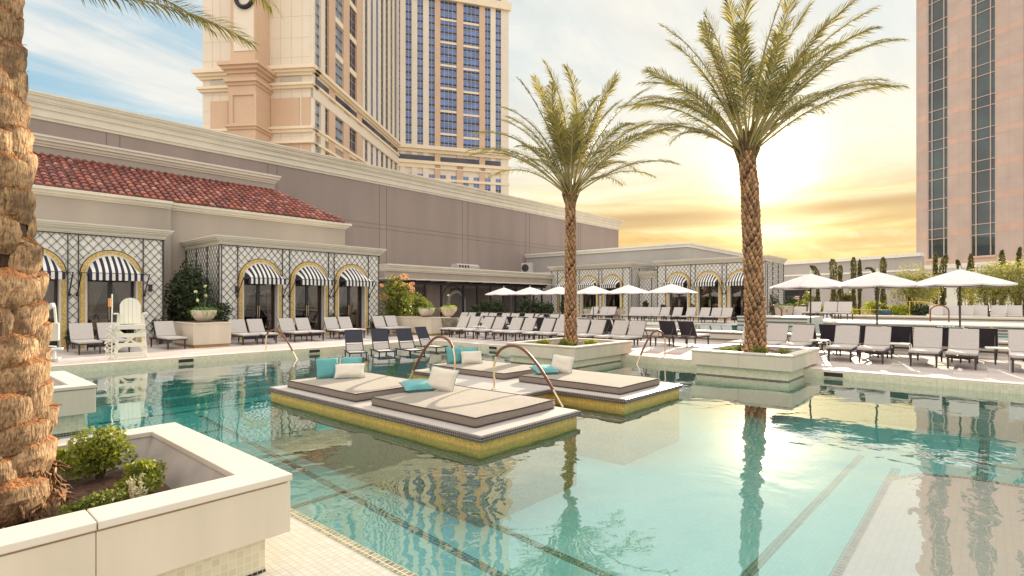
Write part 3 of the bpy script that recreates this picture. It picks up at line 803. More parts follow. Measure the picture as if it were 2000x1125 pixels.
def awning(parent, cx, proj=.72):
    n = 17; r = RI+.02; mats = [M['navy'], M['ivory']]
    m = MB(); nseg = 8; yb, zb = -proj, ZS+.06
    for i in range(n):
        V = []
        for x in (-r+2*r*i/n, -r+2*r*(i+1)/n):
            hw = math.sqrt(max(0, r*r-x*x))
            for k in range(nseg+1):
                s = k/nseg
                y = -.02 + (yb+.02)*(1-(1-s)**1.55)
                z = ZS+hw*(1-s)**1.0*(1+.16*s) + (zb-ZS)*s - .05*math.sin(PI*s)*(hw/r)
                V.append((cx+x*(1+.06*s), y, z))
        fs = [(k, k+1, nseg+2+k, nseg+1+k) for k in range(nseg)]
        m.add(V, fs, i % 2, True)
    a = m.build('awning', mats, parent)
    m = MB()
    for i in range(n):
        x0 = (-r+2*r*i/n)*1.06; x1 = (-r+2*r*(i+1)/n)*1.06
        m.box(cx+x0, yb-.008, zb-.24, cx+x1, yb+.004, zb, (i+(1 if False else 0)) % 2)
    m.build('valance', mats, a)
    m = MB(); m.tube([(cx-1.03, yb, zb+.01), (cx+1.03, yb, zb+.01)], .014, 6); m.build('front_bar', M['iron'], a)
    for sg in (-1, 1):
        m = MB(); x = cx+sg*1.0
        m.tube([(x, yb, zb+.01), (x, -.06, zb-.72)], .02, 6); m.lathe([(0,0),(.05,0),(.05,.1),(0,.1)], 10, (x, -.06, zb-.80)); m.build('arm', M['iron'], a)
def curtain(m, x_out, x_in, y, z0, zt, ztie=.95):
    n, nz = 22, 14; V = []
    for k in range(nz+1):
        z = zt + (z0-zt)*k/nz
        if z > ztie: f = 1 - .80*((zt-z)/(zt-ztie))**1.25
        else: f = .2 + .12*((ztie-z)/(ztie-z0))
        for i in range(n+1):
            s = i/n
            V.append((x_out+(x_in-x_out)*f*s, y+.035*math.sin(s*38)*(.4+f)+.01*math.sin(s*15+z*3), z))
    m.add(V, [(k*(n+1)+i, k*(n+1)+i+1, (k+1)*(n+1)+i+1, (k+1)*(n+1)+i) for k in range(nz) for i in range(n)], 0, True)

def pavilion(lab, loc, rz, cxs, W=7.8, Dp=4.1, H=4.03, lamps=(1.0,), sides=(True, True)):
    t = thing('arcade_pavilion', lab, 'pavilion', loc, rz, 'white lattice pavilions with striped awnings')
    m = MB(); xs = [0]
    n = 20
    edges = []
    x = 0.
    for cx in cxs:
        edges.append((x, cx-RI)); x = cx+RI
    edges.append((x, W))
    for a, b in edges: m.add([(a,0,0),(b,0,0),(b,0,H),(a,0,H)], [(0,1,2,3)])
    for cx in cxs:
        pr = None
        for i in range(n+1):
            a = PI - PI*i/n; px_, pz_ = cx+RI*math.cos(a), ZS+RI*math.sin(a)
            if pr: m.add([(pr[0],0,pr[1]),(px_,0,pz_),(px_,0,H),(pr[0],0,H)], [(0,1,2,3)])
            if pr: m.add([(pr[0],0,pr[1]),(px_,0,pz_),(px_,.3,pz_),(pr[0],.3,pr[1])], [(0,1,2,3)])
            pr = (px_, pz_)
        for sg in (-1, 1):
            q = cx+sg*RI; m.add([(q,0,0),(q,.3,0),(q,.3,ZS),(q,0,ZS)], [(0,1,2,3)])
    m.add([(0,0,0),(0,Dp,0),(0,Dp,H),(0,0,H)], [(0,1,2,3)]); m.add([(W,0,0),(W,Dp,0),(W,Dp,H),(W,0,H)], [(0,1,2,3)])
    m.add([(0,Dp,0),(W,Dp,0),(W,Dp,H),(0,Dp,H)], [(0,1,2,3)])
    m.build('wall', M['cream_wall'], t, fix=False)
    m = MB(); m.add([(.05,.31,.012),(W-.05,.31,.012),(W-.05,2.8,.012),(.05,2.8,.012),(.05,.31,H-.3),(W-.05,.31,H-.3),(W-.05,2.8,H-.3),(.05,2.8,H-.3)],
                    [(0,1,2,3),(4,5,6,7),(2,3,7,6),(0,3,7,4),(1,2,6,5)])
    for a, b in edges: m.add([(a-.02,.312,0),(b+.02,.312,0),(b+.02,.312,H-.3),(a-.02,.312,H-.3)], [(0,1,2,3)])
    m.build('interior', M['room'], t, fix=False)
    m = MB(); cornice(m, W, Dp, H, STEPS); m.build('cornice', M['cornice'], t)
    for a, b in edges:
        m = MB(); lo = a if a == 0 else a+RO-RI+.02; hi = b if b == W else b-(RO-RI)-.02
        m.box(lo-(.03 if a == 0 else 0), -.045, 0, hi+(.03 if b == W else 0), 0, .34)
        m.build('plinth', M['beige'], t)
    def inside(x, z):
        for cx in cxs:
            if abs(x-cx) < RO+.03 and (z < ZS or (x-cx)**2+(z-ZS)**2 < (RO+.03)**2): return True
        return False
    m = MB(); lattice_bars(m, W, .36, H-.02, inside)
    if sides[0]: lattice_bars(m, Dp, .1, H-.02, lambda x, z: False, plane='y', const=0.)
    if sides[1]: lattice_bars(m, Dp, .1, H-.02, lambda x, z: False, plane='y', const=W)
    m.build('lattice', M['iron'], t)
    m = MB()
    bw = .026
    for cx in cxs:
        for sg in (-1, 1):
            q = cx+sg*(RO+.05); m.box(q-bw/2, -.055, .36, q+bw/2, -.02, H-.03)
        pts = [(cx+(RO+.02)*math.cos(PI*i/24), -.045, ZS+(RO+.02)*math.sin(PI*i/24)) for i in range(25)]
        m.tube(pts, .014, 5)
    for q in (.03, W-.03): m.box(q-bw/2, -.055, .36, q+bw/2, -.02, H-.03)
    m.box(-.05, -.06, H-.03, W+.05, -.018, H)
    for X in (0, W):
        for k in range(4):
            yy = .08+(Dp-.2)*k/3
            m.box(X-.05 if X == 0 else X+.018, yy-bw/2, .1, X-.018 if X == 0 else X+.05, yy+bw/2, H-.03)
    m.build('lattice_frame', M['iron'], t)
    for cx in cxs:
        m = MB(); arch_ring(m, cx, ZS, RI+.055, RO, -.06, -.002); tr = m.build('arch_trim', M['gold'], t)
        m = MB(); arch_ring(m, cx, ZS, RI-.012, RI+.055, -.075, .02); m.build('inner_moulding', M['limecap'], tr)
        dr = MB(); w_ = RI; zt = 2.62
        for x in (cx-w_+.0, cx-.07, cx+.07-.07+.0, cx+w_-.09): dr.box(x, .22, 0, x+(.09 if abs(x-cx) > .1 else .07), .28, zt)
        dr.box(cx-w_+.0905, .225, zt-.1, cx-.0705, .275, zt); dr.box(cx+.0705, .225, zt-.1, cx+w_-.0905, .275, zt)
        dr.box(cx-w_+.0905, .225, 0, cx-.0705, .275, .3); dr.box(cx+.0705, .225, 0, cx+w_-.0905, .275, .3)
        do = dr.build('door', M['door'], t)
        for sg in (-1, 1):
            m = MB(); x0, x1 = sorted((cx+sg*.065, cx+sg*(w_-.085)))
            m.box(x0, .245, .29, x1, .251, zt-.09); m.build('pane', M['pane'], do)
            m = MB(); m.tube([(cx+sg*.04,.19,.95),(cx+sg*.04,.19,1.45)], .012, 6); m.build('handle', M['steel'], do)
            m = MB(); curtain(m, cx+sg*(w_-.02), cx+sg*.03, .42, .02, 2.75); m.build('curtain', M['curtain'], t)
        awning(t, cx)
    for x in lamps:
        m = MB(); m.box(x-.05, -.14, 2.02, x+.05, -.03, 2.26); m.box(x-.07, -.16, 2.26, x+.07, -.03, 2.29); m.build('wall_lamp', M['iron'], t)
    return t
AX = (1.70, 3.93, 6.16)
pavilion('white lattice pavilion at far left, behind the lifeguard chair, partly hidden by the thick palm', (-1.03, 24, DK), 0, AX, lamps=(7.35,))
pavilion('white lattice pavilion with three gold arches below the end of the tiled roof', (8.85, 24, DK), 0, (1.65, 3.93, 6.17), lamps=(.62,))
pavilion('far lattice pavilion behind the shorter palm, left of the two across the pool', (38.2, 29, .5), -PI/2, (1.65, 3.93, 6.17), lamps=())
pavilion('far lattice pavilion behind the taller palm, right of the two across the pool', (38.2, 18.9, .5), -PI/2, (1.65, 3.93, 6.17), lamps=())
def sofa(lab, u, v, w=1.2):
    t = thing('indoor_sofa', lab, 'sofa', (u, v, DK+.012), 0)
    m = MB(); m.box(-w/2, 0, .08, w/2, .75, .42); m.build('seat', M['sofa'], t, bevel=.03)
    m = MB(); m.box(-w/2, .76, .08, w/2, .95, .95); m.build('backrest', M['sofa'], t, bevel=.03)
sofa('beige sofa behind the glass doors near the lifeguard chair', 4.7, 25.0, 1.4)
sofa('beige sofa inside the arch right beside the thick palm trunk', 2.6, 25.0, 1.2)

# link wall between the two far pavilions
t = thing('lattice_wall', 'low white lattice wall joining the two far pavilions', 'wall', (39.6, 21.2, .5), -PI/2)
m = MB(); m.box(0, 0, 0, 2.3, .3, 3.2); m.build('wall', M['cream_wall'], t)
m = MB(); lattice_bars(m, 2.3, .1, 3.2, lambda x, z: False); m.box(1.1,-.05,0,1.14,-.02,3.2); m.build('lattice', M['iron'], t)
m = MB()
for z0, z1, o in STEPS: m.box(0, -o, 3.2+z0*1.4, 2.3, .3, 3.2+z1*1.4)
m.build('cornice', M['cornice'], t)

# ------------------------------------------------------------------ tiled roof building behind the left pavilions
t = thing('tiled_roof_building', 'taupe building with red barrel tile roof behind the left pavilions', 'building', (0, 28, 0))
EU = u_at(674, 28)
EZ = 6.33
m = MB(); jog = u_at(331, 28)
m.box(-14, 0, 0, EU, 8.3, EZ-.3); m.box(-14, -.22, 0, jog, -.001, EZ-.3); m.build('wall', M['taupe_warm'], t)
m = MB()
for z0, z1, o in ((-.32,-.24,.06), (-.24,-.12,.16), (-.12,0.,.28)):
    m.box(-14, -.22-o, EZ+z0, jog-.02, 0, EZ+z1); m.box(jog-.02, -o, EZ+z0, EU+o, 7, EZ+z1)
m.build('eave_moulding', M['cornice'], t)
UV_ = 31.5-28; UEND = u_at(536, 31.5); RZ = 8.35
m = MB(); m.box(-14, UV_, EZ, UEND, 8.2, 8.78); m.build('upper_wall', M['taupe_warm'], t)
m = MB()
for z0, z1, o in ((8.72,8.82,.05), (8.82,8.95,.12), (8.95,9.1,.22), (9.1,9.2,.28)): m.box(-14, UV_-o, z0, UEND+o, 8.2, z1)
m.build('upper_cornice', M['cornice'], t)
m = MB(); m.attr = []
e0 = (-.30, EZ+.02); e1 = (UV_+.0, RZ)
sl_ = Vector((0, e1[0]-e0[0], e1[1]-e0[1])); Ls = sl_.length; sl_.normalize(); nrm = Vector((0, -sl_.z, sl_.y))
m.cur = (.16, .06, .045, 1)
m.add([(-14, e0[0]+.05, e0[1]), (EU+.15, e0[0]+.05, e0[1]), (UEND, e1[0], e1[1]), (-14, e1[0], e1[1])], [(0,1,2,3)])
m.add([(EU+.15, e0[0]+.05, e0[1]), (EU+.15, 7, e0[1]), (UEND, 7, e1[1]), (UEND, e1[0], e1[1])], [(0,1,2,3)])
pit, rl = .30, .40
rows = int(Ls/rl)
x = -6.
cols = [(.27,.08,.055), (.20,.06,.05), (.32,.11,.08), (.16,.06,.055), (.37,.17,.13), (.23,.08,.075), (.28,.085,.065)]
while x < EU+.15:
    for r_ in range(rows+1):
        s0 = r_*rl; xe = EU+.1 + (UEND-EU-.1)*(s0+.2)/Ls
        if x > xe: continue
        cc = rnd.choice(cols); f = rnd.uniform(.8, 1.2); m.cur = tuple(q*f for q in cc)+(1,)
        b0 = Vector((x, e0[0], e0[1])) + sl_*(s0-.03) + nrm*(.035+rnd.uniform(-.006,.006)); b1 = Vector((x, e0[0], e0[1])) + sl_*min(s0+rl+.02, Ls+.1) + nrm*.005
        ra, rb = .095, .078; V = []; jx = rnd.uniform(-.008,.008)
        for (b, rr) in ((b0, ra), (b1, rb)):
            for k in range(7):
                a = PI*k/6; V.append(b + Vector((math.cos(a)*rr*1.12+jx,0,0)) + nrm*(math.sin(a)*rr))
        m.add(V, [(k, k+1, 8+k, 7+k) for k in range(6)], 0, True)
        m.add(V[:7], [tuple(range(7))], 0)
    x += pit
m.build('tiled_roof', M['rooftile'], t, fix=False)

# ------------------------------------------------------------------ long windowless hall
WV = 36.
WU1 = u_at(1208, WV); dW = WU1*CA+WV*SA; WZ = zz(431, dW)
t = thing('long_hall', 'long windowless taupe hall with ribbed cream cornice behind the left pavilions', 'building', (20, WV, 0))
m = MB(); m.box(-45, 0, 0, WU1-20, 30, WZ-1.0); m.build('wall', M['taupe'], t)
m = MB()
st = [(-1.25,-1.1,.06),(-1.1,-1.02,.16),(-1.02,-.72,.12),(-.72,-.66,.22),(-.66,-.44,.2),(-.44,-.36,.32),(-.36,-.18,.38),(-.18,-.08,.5),(-.08,0,.56)]
for z0, z1, o in st: m.box(-45, -o, WZ+z0, WU1-20+o, 30, WZ+z1)
m.build('cornice', M['cornice'], t)
m = MB()
for px in (208, 234, 523, 541, 741, 755, 903, 914, 1027, 1034, 1130, 1134):
    q = u_at(px, WV)-20; m.box(q-.025, -.012, 0, q+.025, 0, WZ-1.26)
for z_ in (7.9, 7.55, 4.6): m.box(u_at(560, WV)-20, -.010, z_-.02, WU1-20, 0, z_+.02)
m.build('panel_joint', M['joint'], t)

# ------------------------------------------------------------------ low pergola building
PV = 29.
t = thing('pergola_building', 'low taupe building with white cornice and iron pergola front left of the far pavilions', 'building', (27, PV, .0))
x0, x1 = u_at(752, PV)-27, 38.2-27-.02
m = MB(); m.box(x0, 2.3, .0, x1, 6.5, 3.3); m.build('wall', M['taupe'], t)
m = MB(); m.box(x0, .05, 3.36, x1, 6.5, 3.80); m.build('fascia', M['taupe_warm'], t)
m = MB()
m.box(x0, -.06, 3.28, x1, 6.5, 3.36)
for z0, z1, o in ((3.80,3.9,.05),(3.9,4.05,.14),(4.05,4.15,.22),(4.15,4.25,.30)): m.box(x0, -o, z0, x1, 6.5, z1)
m.build('cornice', M['cornice'], t)
m = MB(); zb = DK+.01
arch_ring(m, u_at(889, 31.3)-27, 1.75, .72, .95, 2.12, 2.3, 0, 18, zb); m.build('arch_surround', M['grey_wall'], t)
m = MB(); cxn = u_at(889, 31.3)-27
V = [(cxn-.72,2.28,zb),(cxn+.72,2.28,zb)]+[(cxn+.72*math.cos(PI*i/16),2.28,1.75+.72*math.sin(PI*i/16)) for i in range(17)]
m.add(V, [tuple(range(len(V)))]); m.build('niche', M['taupe_warm'], t)
posts = [u_at(p_, 29.7)-27 for p_ in (800, 830, 862, 905, 932, 958, 983, 1007, 1025, 1042, 1058)]
for q in posts:
    m = MB(); m.box(q-.06, .64, DK, q+.06, .76, 3.16); m.box(q-.05, .1, 3.165, q+.05, 2.3, 3.275); m.build('post', M['iron'], t)
m = MB(); m.box(x0, .62, 3.0, x1, .64, 3.16); m.build('beam', M['iron'], t)
for i in range(len(posts)-1):
    a, b = posts[i]+.06, posts[i+1]-.06
    if i in (2, 6):
        m = MB(); c_ = (a+b)/2; r_ = (b-a)/2
        m.tube([(c_+r_*math.cos(PI*k/16), .7, 1.0+ (3.0-r_-1.0) + r_*math.sin(PI*k/16)) for k in range(17)], .04, 6); m.build('iron_arch', M['iron'], t)
    else:
        m = MB(m.M); mm = MB(Matrix.Translation((a, 2.26, 0)))
        lattice_bars(mm, b-a, .5, 2.85, lambda x, z: False, dx=.26, dz=.3, w=.028); mm.build('lattice_panel', M['iron'], t)

# ------------------------------------------------------------------ grey hall behind the far pavilions
HU = 43.; hv = v_at(1343, HU); dH = HU*CA+hv*SA; HZ = zz(474, dH)
t = thing('grey_hall', 'plain grey hall with white parapet behind the two far pavilions', 'building', (HU, hv, 0))
m = MB(); m.box(0, 0, 0, 19, 20, HZ-.35); m.build('wall', M['grey_wall'], t)
m = MB(); m.box(-.12, -.12, HZ-.35, 19.1, 20, HZ-.12); m.box(-.25, -.25, HZ-.12, 19.2, 20, HZ); m.build('parapet', M['white'], t)
m = MB(); m.box(-.05, .0, 4.6, 0, 20, 4.75); m.build('trim_band', M['white'], t)
def ac(lab, u, v, z, rz=0.):
    t = thing('air_conditioner', lab, 'air conditioner', (u, v, z), rz)
    m = MB(); m.box(-.5, -.2, .06, .5, .2, .95); m.build('casing', M['grey_metal'], t, bevel=.02)
    m = MB(); m.lathe([(0,0),(.33,0),(.33,.02),(.30,.03),(.1,.03),(0,.05)], 20); o = m.build('fan', M['black'], t); o.rotation_euler = (R(90),0,0); o.location = (-.12,-.205,.5)
    m = MB(); m.box(-.4,-.2,0,-.3,.2,.06); m.box(.3,-.2,0,.4,.2,.06); m.build('foot', M['iron'], t)
d_ = 47.5; q = pd(1030, d_); ac('pale air conditioning unit on the roof edge left of the far pavilions', q[0], q[1], 4.25, -PI/2+.3)
t = thing('roof_vent', 'pale slotted roof vent on the pergola building cornice', 'roof vent', (*pd(909, 40.5), 4.25), 0)
m = MB(); m.sweep_x([(-.4,0),(.4,0),(.4,.22),(.2,.36),(-.2,.36),(-.4,.22)], -1.1, 1.1); m.build('housing', M['grey_metal'], t)
m = MB()
for k in range(4): m.box(-1.0+.28*k, -.41, .08, -.85+.28*k, -.4, .26)
m.build('slot', M['black'], t)

# ------------------------------------------------------------------ curved grey wall at the right back
pts = [pd(px, d_) for px, d_ in ((1500, 74), (1545, 71), (1600, 68), (1650, 65.5), (1700, 62.5), (1750, 60), (1800, 57.5))]
t = thing('curved_wall', 'curved grey wall with white coping behind the columnar cypresses', 'wall', (pts[3][0], pts[3][1], 0))
def strip(pts, z0, z1, th, base):
    m = MB(); n = len(pts); V = []
    for i in range(n):
        a = Vector(pts[max(i-1,0)]); b = Vector(pts[min(i+1,n-1)]); tg = (b-a).normalized(); nn = Vector((tg.y, -tg.x))
        p_ = Vector(pts[i])
        if nn.dot(-p_) < 0: nn = -nn
        for q in (p_+nn*th, p_-nn*.4):
            V += [(q.x-base[0], q.y-base[1], z0), (q.x-base[0], q.y-base[1], z1)]
    fs = []
    for i in range(n-1):
        a = i*4; b = a+4
        fs += [(a,b,b+1,a+1), (a+2,a+3,b+3,b+2), (a+1,b+1,b+3,a+3), (a,a+2,b+2,b)]
    fs += [(0,1,3,2), ((n-1)*4,(n-1)*4+2,(n-1)*4+3,(n-1)*4+1)]
    m.add(V, fs); return m
hz_ = zz(505, 65.5)
strip(pts, 0, hz_-.35, 0, pts[3]).build('wall', M['grey_wall'], t)
strip(pts, hz_-.35, hz_, .2, pts[3]).build('coping', M['white'], t)
strip(pts, zz(534, 65.5)-.1, zz(534, 65.5)+.1, .06, pts[3]).build('trim_band', M['white'], t)

# ------------------------------------------------------------------ terraces at the right back
def terrace(name, lab_mat, u0, v0, u1, v1, z, lines=()):
    m = MB(); m.box(u0, v0, -.5, u1, v1, z); structure(m.build(name, M['terrace']))
    m = MB(); m.box(u0-.03, v0-.03, z-.045, u0+.35, v1+.03, z+.012)
    structure(m.build(name+'_coping', M['limecap']))
    m = MB()
    for q in lines: m.box(u0-.012, v0, q-.03, u0, v1+.012, q+.03)
    if lines: structure(m.build(name+'_line', M['darktile']))
terrace('lower_terrace', 0, 22.0, -40, 28.2, 12.4, .62, (.30, .545))
terrace('middle_terrace', 0, 28.2, -40, 33.4, 6.6, .88, (.70, .80))
terrace('terrace_parapet', 0, 33.4, -40, 33.8, 6.3, 1.10, (.97,))
m = MB(); m.box(33.8, -40, -.5, 75, 6.3, .68); structure(m.build('upper_terrace', M['terrace']))
terrace('fountain_block', 0, 25.2, 5.7, 28.15, 8.55, 1.16, (.76, .93, 1.09))
terrace('rear_deck', 0, 28.2, 6.7, 38.15, 28.9, .5)
m = MB(); m.box(22.45, -20, .5, 25.15, 12.1, .634); m.box(25.15, 8.6, .5, 27.9, 12.1, .634); m.box(25.15,-20,.5,27.9,5.65,.634)
m2 = glassmat('upper_pool', (.10,.26,.28), .03, .8, .2, .6)
structure(m.build('upper_pool_water', m2))

# ------------------------------------------------------------------ towers
class Face:
    def __init__(s, o, d, base):
        s.o = o; s.d = d; s.base = base
        n = (d[1], -d[0])
        if n[0]*-o[0] + n[1]*-o[1] < 0: n = (-n[0], -n[1])
        s.nn = n
        O = ld(*o); X = Vector(ld(*d)); Y = Vector(ld(*n))
        s.M = Matrix.Translation((-base[0], -base[1], 0)) @ Matrix(((X.x, Y.x, 0, O[0]), (X.y, Y.y, 0, O[1]), (0,0,1,0), (0,0,0,1)))
    def s(s, px, y=0.):
        t = (px-HX)/F_; lo = s.o[0]+s.nn[0]*y; do = s.o[1]+s.nn[1]*y
        return (t*do-lo)/(s.d[0]-t*s.d[1])
    def z(s, py, ss, y=0.): return zz(py, s.o[1]+s.d[1]*ss+s.nn[1]*y)
    def mb(s): return MB(s.M)
def pieces(face, name, mt, root, boxes):
    for bx in boxes:
        m = face.mb(); m.box(*bx); m.build(name, M[mt], root)
def glass_col(face, root, a, b, z0, z1, gm, fl, y=.08, nm=1, lintel=None):
    m = face.mb(); a, b = min(a,b), max(a,b)
    m.box(a, -.2, z0, b, y, z1)
    z = z0+fl*.35
    while z < z1-.3:
        m.box(a, y, z, b, y+.04, z+fl*.26, 1); z += fl
    for k in range(nm):
        q = a+(b-a)*(k+1)/(nm+1); m.box(q-.05, y+.042, z0, q+.05, y+.09, z1, 2)
    z = z0+fl*.35-.1
    while z < z1-.3:
        m.box(a, y+.042, z, b, y+.085, z+.1, 2); z += fl
    m.build('window', [M[gm], M['spandrel'], M['mullion']], root)
TOP = 112.
K0 = (-41., 110.)
base = ld(*K0)
t = thing('hotel_tower', 'tall cream and tan hotel tower with blue glass columns behind the long hall', 'tower', (base[0], base[1], 0))
FL = Face(K0, (-.9936, .113), base); FS = Face(K0, (.113, .9936), base); F3 = Face((-34.8, 164.), (.955, .297), base)
sL = FL.s(396); sS = FS.s(776); s3 = F3.s(991)
m = FL.mb(); m.box(0, -14, 0, sL, 0, TOP); m.box(.0, -60, 0, 6, -14.01, TOP); m.build('wall', M['tower_cream'], t)
m = FS.mb(); m.box(0.01, -10, 0, sS+6, 0, TOP); m.build('wall', M['tower_cream'], t)
m = F3.mb(); m.box(-2, -16, 0, s3, 0, TOP); m.build('wall', M['tower_cream'], t)
def Z(y): return zz(y, 110.)
# horizontal mouldings: (z0, z1, proud)
MO = [(Z(137), Z(130), 1.5), (Z(142), Z(137), 1.0), (Z(147), Z(142), .5), (Z(167), Z(162), .9), (Z(172), Z(167), .5), (Z(252), Z(247), .8), (Z(258), Z(252), .45), (Z(280), Z(275), .8)]
for z0, z1, o in MO:
    pieces(FL, 'moulding', 'tower_lintel', t, [(-o, -2, z0, sL+o, o, z1)]); pieces(FS, 'moulding', 'tower_lintel', t, [(.05, -2, z0, sS, o, z1)])
for y0, y1, o in ((290,283,1.5),(296,290,.8),(318,312,.9),(326,318,.5),(350,345,.6)):
    pieces(F3, 'moulding', 'tower_lintel', t, [(-1, -2, zz(y0+2,166), s3+o, o, zz(y1+2,166))])
for zq in (zz(14, 174),): pieces(F3, 'moulding', 'tower_lintel', t, [(-1, -2, zq-1.2, s3+1, 1.1, zq+1.2)])
# tan panels on the front-left face, joints
for a, b in ((530, 585), (590, 606), (412, 446)):
    pieces(FL, 'tan_panel', 'tower_tan', t, [(FL.s(b), 0, Z(246.5), FL.s(a), .22, Z(190)), (FL.s(b), 0, Z(420), FL.s(a), .22, Z(282))])
m = FL.mb()
for px in (415, 430, 548, 569, 590):
    q = FL.s(px); m.box(q-.04, .0, 0, q+.04, .02, TOP)
for y in (-20, 30, 72, 110, 178, 210, 232, 265): m.box(0, 0, Z(y)-.03, sL, .018, Z(y)+.03)
m.build('joint', M['tower_line'], t)
for a, b in ((548, 588), (412, 444)): pieces(FL, 'louvre', 'mullion', t, [(FL.s(b), 0, Z(161.5), FL.s(a), .2, Z(149))])
# projecting pier
pa, pb, pj = FL.s(527), FL.s(450, 5.2), 5.2
m = FL.mb(); m.box(pa, 0, Z(140), pb, pj, TOP, 0); m.build('pier', M['tower_tan'], t)
m = FL.mb(); m.box(FL.s(496, pj), pj, Z(117), FL.s(457, pj), pj+.12, TOP); m.build('pier_panel', M['tower_cream'], t)
m = FL.mb(); m.box(pa-.25, 0, 0, pb+.25, pj+.25, Z(140)); m.build('pier_base', M['tower_tan'], t)
for y0, y1, o in ((127,121,1.7),(133,127,1.2),(140,133,.6),(157,151,.9),(163,157,.5),(245,241,.8),(250,245,.5)):
    pieces(FL, 'pier_moulding', 'tower_tan', t, [(pa-o, 0, zz(y0,105), pb+o, pj+o, zz(y1,105))])
m = FL.mb(); a, b = FL.s(497, pj+.25), FL.s(456, pj+.25); z0, z1 = zz(237,105), zz(183,105); y = pj+.25
m.box(a-.5, y, z0, a, y+.25, z1); m.box(b, y, z0, b+.5, y+.25, z1); m.box(a-.5, y, z1, b+.5, y+.25, z1+.5); m.box(a-.5, y, z0-.5, b+.5, y+.25, z0)
m.build('pier_frame', M['tower_tan'], t)
# lettering: the lower curve of a round letter, and the faint rosette
m = FL.mb(); cxl = FL.s(478, pj+.2); zc = zz(-9, 105); pts = [(cxl+1.75*math.cos(2*PI*i/32), pj+.35, zc+1.85*math.sin(2*PI*i/32)) for i in range(33)]
m.tube(pts, .42, 6); m.build('letter', M['black'], t)
m = FL.mb(); zc = zz(76, 105)
def circ(m, cx, y, cz, r, w): m.tube([(cx+r*math.cos(2*PI*i/24), y, cz+r*math.sin(2*PI*i/24)) for i in range(25)], w, 5)
circ(m, cxl, pj+.13, zc, 1.0, .07)
for k in range(6): circ(m, cxl+.55*math.cos(k*PI/3), pj+.13, zc+.55*math.sin(k*PI/3), .4, .05)
m.build('rosette', M['tower_lintel'], t)
# steep face: window columns
zl = Z(128)
cols = [(611,622,'tower_glass_pale'),(630,638,'tower_glass_dark'),(650.5,667,'tower_glass_pale'),(678.5,693,'tower_glass_dark'),(703,706.5,'tower_glass_dark'),(711.5,716.4,'tower_glass_dark'),(722.8,727.2,'tower_glass'),
        (733.2,737.5,'tower_glass'),(742.8,747.5,'tower_glass_dark'),(752,756.5,'tower_glass_dark'),(761.6,765.2,'tower_glass_dark'),(769.5,773,'tower_glass_dark')]
prev = 0.
for i, (a, b, gm) in enumerate(cols):
    sa_, sb_ = FS.s(a), FS.s(b)
    glass_col(FS, t, sa_, sb_, zl, TOP-.5, gm, 2.1, nm=1)
    glass_col(FS, t, sa_, sb_, Z(246), Z(191), gm, 2.1, nm=1)
    glass_col(FS, t, sa_, sb_, Z(330), Z(283), gm, 2.1, nm=1)
    tan = i in (2, 3, 4)
    pr_ = .55 if i < 5 else .2
    pieces(FS, 'pilaster', 'tower_tan' if tan else 'tower_cream', t, [(prev+.05, 0, 0, sa_, pr_, Z(140.0)), (prev+.05, 0, Z(131), sa_, pr_, TOP)])
    prev = sb_-.05
m = FS.mb(); m.box(prev+.05, 0, 0, sS, .55, TOP); m.build('pilaster', M['tower_cream'], t)
for a, b in ((650.5,667),(678.5,693)):
    z = zl+6.5
    while z < 85: pieces(FS, 'lintel', 'tower_lintel', t, [(FS.s(a), .1, z, FS.s(b), .45, z+1.2)]); z += 8.0
for a, b in ((612, 637), (651, 692), (703, 773)): pieces(FS, 'strip_window', 'tower_glass_dark', t, [(FS.s(a), .3, Z(161.5), FS.s(b), .62, Z(148))])
m = FS.mb()
for z0, z1 in ((Z(191), Z(172.5)), ): m.box(.05, 0, z0, sS, .62, z1)
m.build('band', M['tower_cream'], t)
# third face
def P3(x): return F3.s(640+x/4.0167)
c3 = [(530,568,0),(610,657,0),(702,747,0),(792,838,0),(882,1010,1),(1062,1187,1),(1232,1275,0),(1315,1357,0)]
prev = -1.
zl3 = zz(301, 168)
for i, (a, b, big) in enumerate(c3):
    sa_, sb_ = P3(a), P3(b)
    glass_col(F3, t, sa_, sb_, zl3, TOP-.5, 'tower_glass', 2.3, nm=3 if big else 1)
    for (qa, qb) in ([(sa_, sa_+(sb_-sa_)*.34), (sa_+(sb_-sa_)*.66, sb_)] if big else [(sa_, sb_)]):
        glass_col(F3, t, qa, qb, 20, zz(345, 170), 'tower_glass', 2.3, nm=1)
    tan = i in (4, 5, 6)
    pieces(F3, 'pilaster', 'tower_tan' if tan else 'tower_cream', t, [(prev, 0, zz(326,166), sa_, .5 if tan else .4, TOP), (prev, 0, 0, sa_, .4, zz(326, 166))])
    prev = sb_
m = F3.mb(); m.box(prev, 0, 0, s3+.3, .4, TOP); m.build('pilaster', M['tower_cream'], t)
for a, b, k0 in ((882,1010, 117), (1062,1187, 148)):
    ss = P3((a+b)/2); y = 100+k0/4.0167
    y2 = y+44.6*4
    while y2 > -60:
        pieces(F3, 'lintel', 'tower_lintel', t, [(P3(a), .1, F3.z(y2+2.2, ss), P3(b), .3, F3.z(y2-1.9, ss))]); y2 -= 44.6
for a, b in ((540,838),(884,1187),(1235,1350)): pieces(F3, 'strip_window', 'tower_glass_dark', t, [(P3(a), .05, zz(313,166), P3(b), .55, zz(304,166))])

